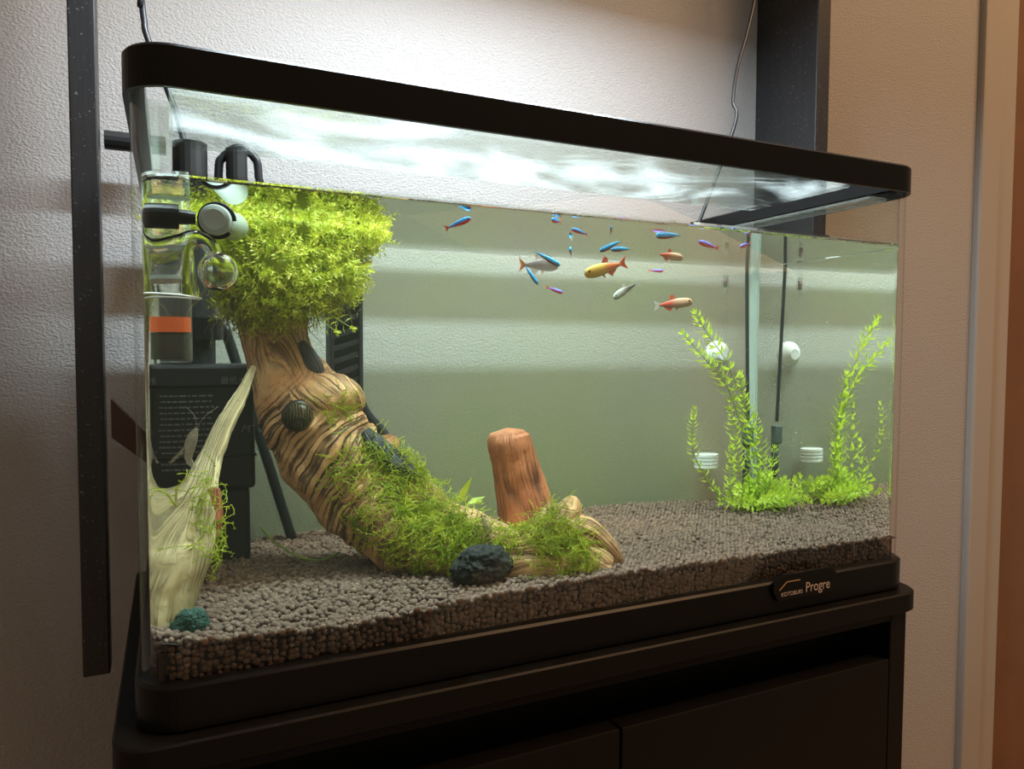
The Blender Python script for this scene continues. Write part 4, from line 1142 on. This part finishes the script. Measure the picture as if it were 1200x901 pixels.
neon((0.2054, 0.0420, 0.3019), (0.1864, 0.0420, 0.2930), 'lone blue and red tetra nearest the big plant clump')
neon((0.2579, 0.0160, 0.3019), (0.2708, 0.0300, 0.3027), 'small tetra high up right above the blue diagonal pair', NEON)
neon((0.2831, 0.0400, 0.2998), (0.2984, 0.0440, 0.2970), 'small blue tetra just below the topmost fish', NEON, bend=0.05)
neon((0.3091, 0.0220, 0.3017), (0.3158, 0.0400, 0.2965), 'tiny tetra turned away, hanging almost upright', NEONB)
neon((0.3178, 0.0650, 0.2881), (0.3362, 0.0600, 0.2972), 'blue striped tetra slanting down left, upper of a close pair', NEONB)
neon((0.3322, 0.0750, 0.2911), (0.3528, 0.0770, 0.2931), 'blue striped tetra level, lower of a close pair', NEONB)
neon((0.3502, 0.0260, 0.2982), (0.3747, 0.0260, 0.3005), 'tetra with turquoise stripe, highest on the right', NEONB, deep=0.26)
neon((0.4005, 0.0450, 0.2987), (0.4223, 0.0470, 0.2948), 'violet and red tetra left of the air tube valves', NEONV)
neon((0.4402, 0.0400, 0.2967), (0.4556, 0.0480, 0.3011), 'violet and red tetra in front of the black cable', NEONV)
neon((0.2918, 0.0850, 0.2772), (0.2694, 0.0880, 0.2878), 'bright blue tetra diving over the pale orange-tailed fish', NEONB, deep=0.2)
neon((0.2820, 0.1100, 0.2638), (0.2711, 0.1150, 0.2797), 'dark blue tetra diving steeply below the orange tail', NEONB, deep=0.19)
neon((0.3276, 0.1700, 0.2617), (0.3131, 0.1750, 0.2666), 'violet and red tetra, lowest of the left group', NEONV)
neon((0.4353, 0.1800, 0.2863), (0.4211, 0.1850, 0.2860), 'violet and red tetra above the red-silver fish', NEONV, bend=0.05)
neon((0.3297, 0.1600, 0.2990), (0.3423, 0.1850, 0.2952), 'tiny tetra seen tail on between two blue tetras', NEONB)
TG = None
make_fish('tetra', (0.2961, 0.1000, 0.2791), (0.2633, 0.1050, 0.2779), 'pale see-through tetra with an orange tail', PALE, fin_mat('pale_fin', (0.6, 0.25, 0.2), 0.3), FIN_ORANGE, TG, 0.36)
make_fish('tetra', (0.3150, 0.0900, 0.2720), (0.3565, 0.0950, 0.2839), 'yellow and red tetra swimming left, biggest of the shoal', EMBER, FIN_RED, FIN_RED, TG, 0.27)
make_fish('tetra', (0.4015, 0.0750, 0.2882), (0.3756, 0.0770, 0.2904), 'red-brown tetra with clear tail below the turquoise striped one', EMBER2, FIN_RED, FIN_CLEAR, TG, 0.29)
make_fish('tetra', (0.3688, 0.1500, 0.2576), (0.3978, 0.1550, 0.2731), 'grey tetra with black tail base curving down left', GREY, FIN_CLEAR, FIN_CLEAR, TG, 0.24, bend=-0.07)
make_fish('tetra', (0.4521, 0.1500, 0.2571), (0.4125, 0.1550, 0.2523), 'red and silver tetra swimming right, lowest of the shoal', EMBER2, FIN_RED, FIN_CLEAR, TG, 0.26)

# ------------------------------------------------------------------ snail and shrimps
sn = empty('snail', (0.0980, 0.1100, 0.1654), 'round dark snail sitting on the log bulge', 'snail')
sc = Vector((0.0989, 0.1180, 0.1648)); sr = (0.0989, 0.1180, 0.1648, 0.0102)[3]
out = []; vv, ff = uvs(28, 18)
for q in vv:
    a = math.atan2(q[2], q[0]); out.append(np.array(q)*sr*np.array([0.90, 0.75, 1.0])*(1+0.04*math.sin(a*2+1))+np.array(sc))
m_ = N('snail_shell'); c_ = m_.coord(); wv = m_.tex('ShaderNodeTexWave', 160.0, 2.0, c_, Distortion=4.0)
mk('shell', out, ff, m_.done(m_.princ(m_.ramp(wv.outputs[0], [(0.2, (0.012, 0.014, 0.008)), (0.8, (0.07, 0.055, 0.022))]), 0.12)), sn, True)
mk('foot', np.array(vv)*sr*np.array([1.08, 0.5, 1.12])+np.array(sc)+np.array([0, 0.0065, 0]), ff, plain('snail_foot', (0.03, 0.025, 0.02), 0.4), sn, True)
sp_ = [tuple(sc+Vector((math.cos(a)*sr*(0.55-0.06*a/1.0)*0.6, -sr*0.70, -sr*0.25+math.sin(a)*sr*(0.55-0.06*a)*0.6))) for a in np.linspace(0, 6.5, 26).tolist()]
MB().tube(sp_, sr*0.07, 6).build('whorl', plain('snail_whorl', (0.035, 0.035, 0.022), 0.15), sn, True)
SHR = N('shrimp_shell'); _tr = SHR.n('ShaderNodeBsdfTransparent'); SHR = SHR.done(SHR.mixs(0.42, _tr.outputs[0], SHR.princ((0.42, 0.36, 0.26), 0.3)))
def shrimp(nodes, label, seed):
    t = empty('shrimp', tuple(nodes[0][:3]), label, 'shrimp')
    a = spline(nodes, 22)
    v, f = tube_geo(a[:, :3], [x*(1+0.08*math.sin(i*2.2)) for i, x in enumerate(a[:, 3])], 12)
    mk('body', v, f, SHR, t, True)
    hd = Vector(a[-1, :3]); dr = (hd-Vector(a[-4, :3])).normalized()
    for s_ in (1, -1):
        MB().tube(spline([tuple(hd), tuple(hd+dr*0.006+Vector((s_*0.003, -0.002, 0.002))), tuple(hd+dr*0.010+Vector((s_*0.009, -0.003, 0.004)))], 10), 0.00018, 5).build('antenna', SHR, t, True)
    for q in range(6):
        b0 = Vector(a[9+q*2 if 9+q*2 < 22 else 21, :3])
        MB().tube(spline([tuple(b0), tuple(b0+Vector((-0.004, -0.002, -0.002))), tuple(b0+Vector((-0.005, -0.002, -0.007)))], 6), 0.00022, 5).build('leg', SHR, t, True)
    tl = Vector(a[0, :3]); td = (tl-Vector(a[3, :3])).normalized()
    v, f = leaves(np.array([tuple(tl)]*3), np.array([tuple(td+Vector((k*0.4, 0, 0))) for k in (-1, 0, 1)]), np.array([(0, -1, 0.2)]*3), [0.005]*3, [0.0022]*3)
    mk('tail_fan', v, f, SHR, t)
    e_ = uvs(8, 6)
    for s_ in (1, -1): mk('eye', e_[0]*0.0007+np.array(hd+Vector((s_*0.0012, -0.001, 0.0006))), e_[1], EYE, t, True)
    return t
shrimp([(0.0288, 0.0750, 0.1360, 0.0016), (0.0245, 0.0740, 0.1401, 0.0021), (0.0261, 0.0730, 0.1481, 0.0032), (0.0291, 0.0720, 0.1564, 0.0032), (0.0311, 0.0720, 0.1627, 0.0016)] and
       [(0.0307, 0.0680, 0.1388, 0.0013), (0.0274, 0.0680, 0.1443, 0.0021), (0.0285, 0.0680, 0.1516, 0.0029), (0.0300, 0.0680, 0.1578, 0.0029), (0.0320, 0.0680, 0.1630, 0.0013)], 'see-through shrimp clinging to the pale branch', 1)
shrimp([(0.2185, 0.0550, 0.0716, 0.0012), (0.2218, 0.0550, 0.0749, 0.0022), (0.2225, 0.0550, 0.0810, 0.0031), (0.2212, 0.0550, 0.0873, 0.0031), (0.2185, 0.0550, 0.0925, 0.0015)], 'see-through shrimp above the black lava stone', 2)

# specks of debris drifting in the water
iv, if_ = ico(1); k = 260
c = np.stack([RNG.uniform(0.03, 0.58, k), RNG.uniform(0.02, 0.25, k), RNG.uniform(0.07, 0.30, k)], 1)
vv = (iv[None]*RNG.uniform(0.00012, 0.00034, (k, 1, 1))+c[:, None]).reshape(-1, 3)
ff = (if_[None]+(np.arange(k)*len(iv))[:, None, None]).reshape(-1, 3)
tag(mk('debris_specks', vv, ff, MAT['white']), 'tiny pale specks drifting in the water', 'debris', kind='stuff')
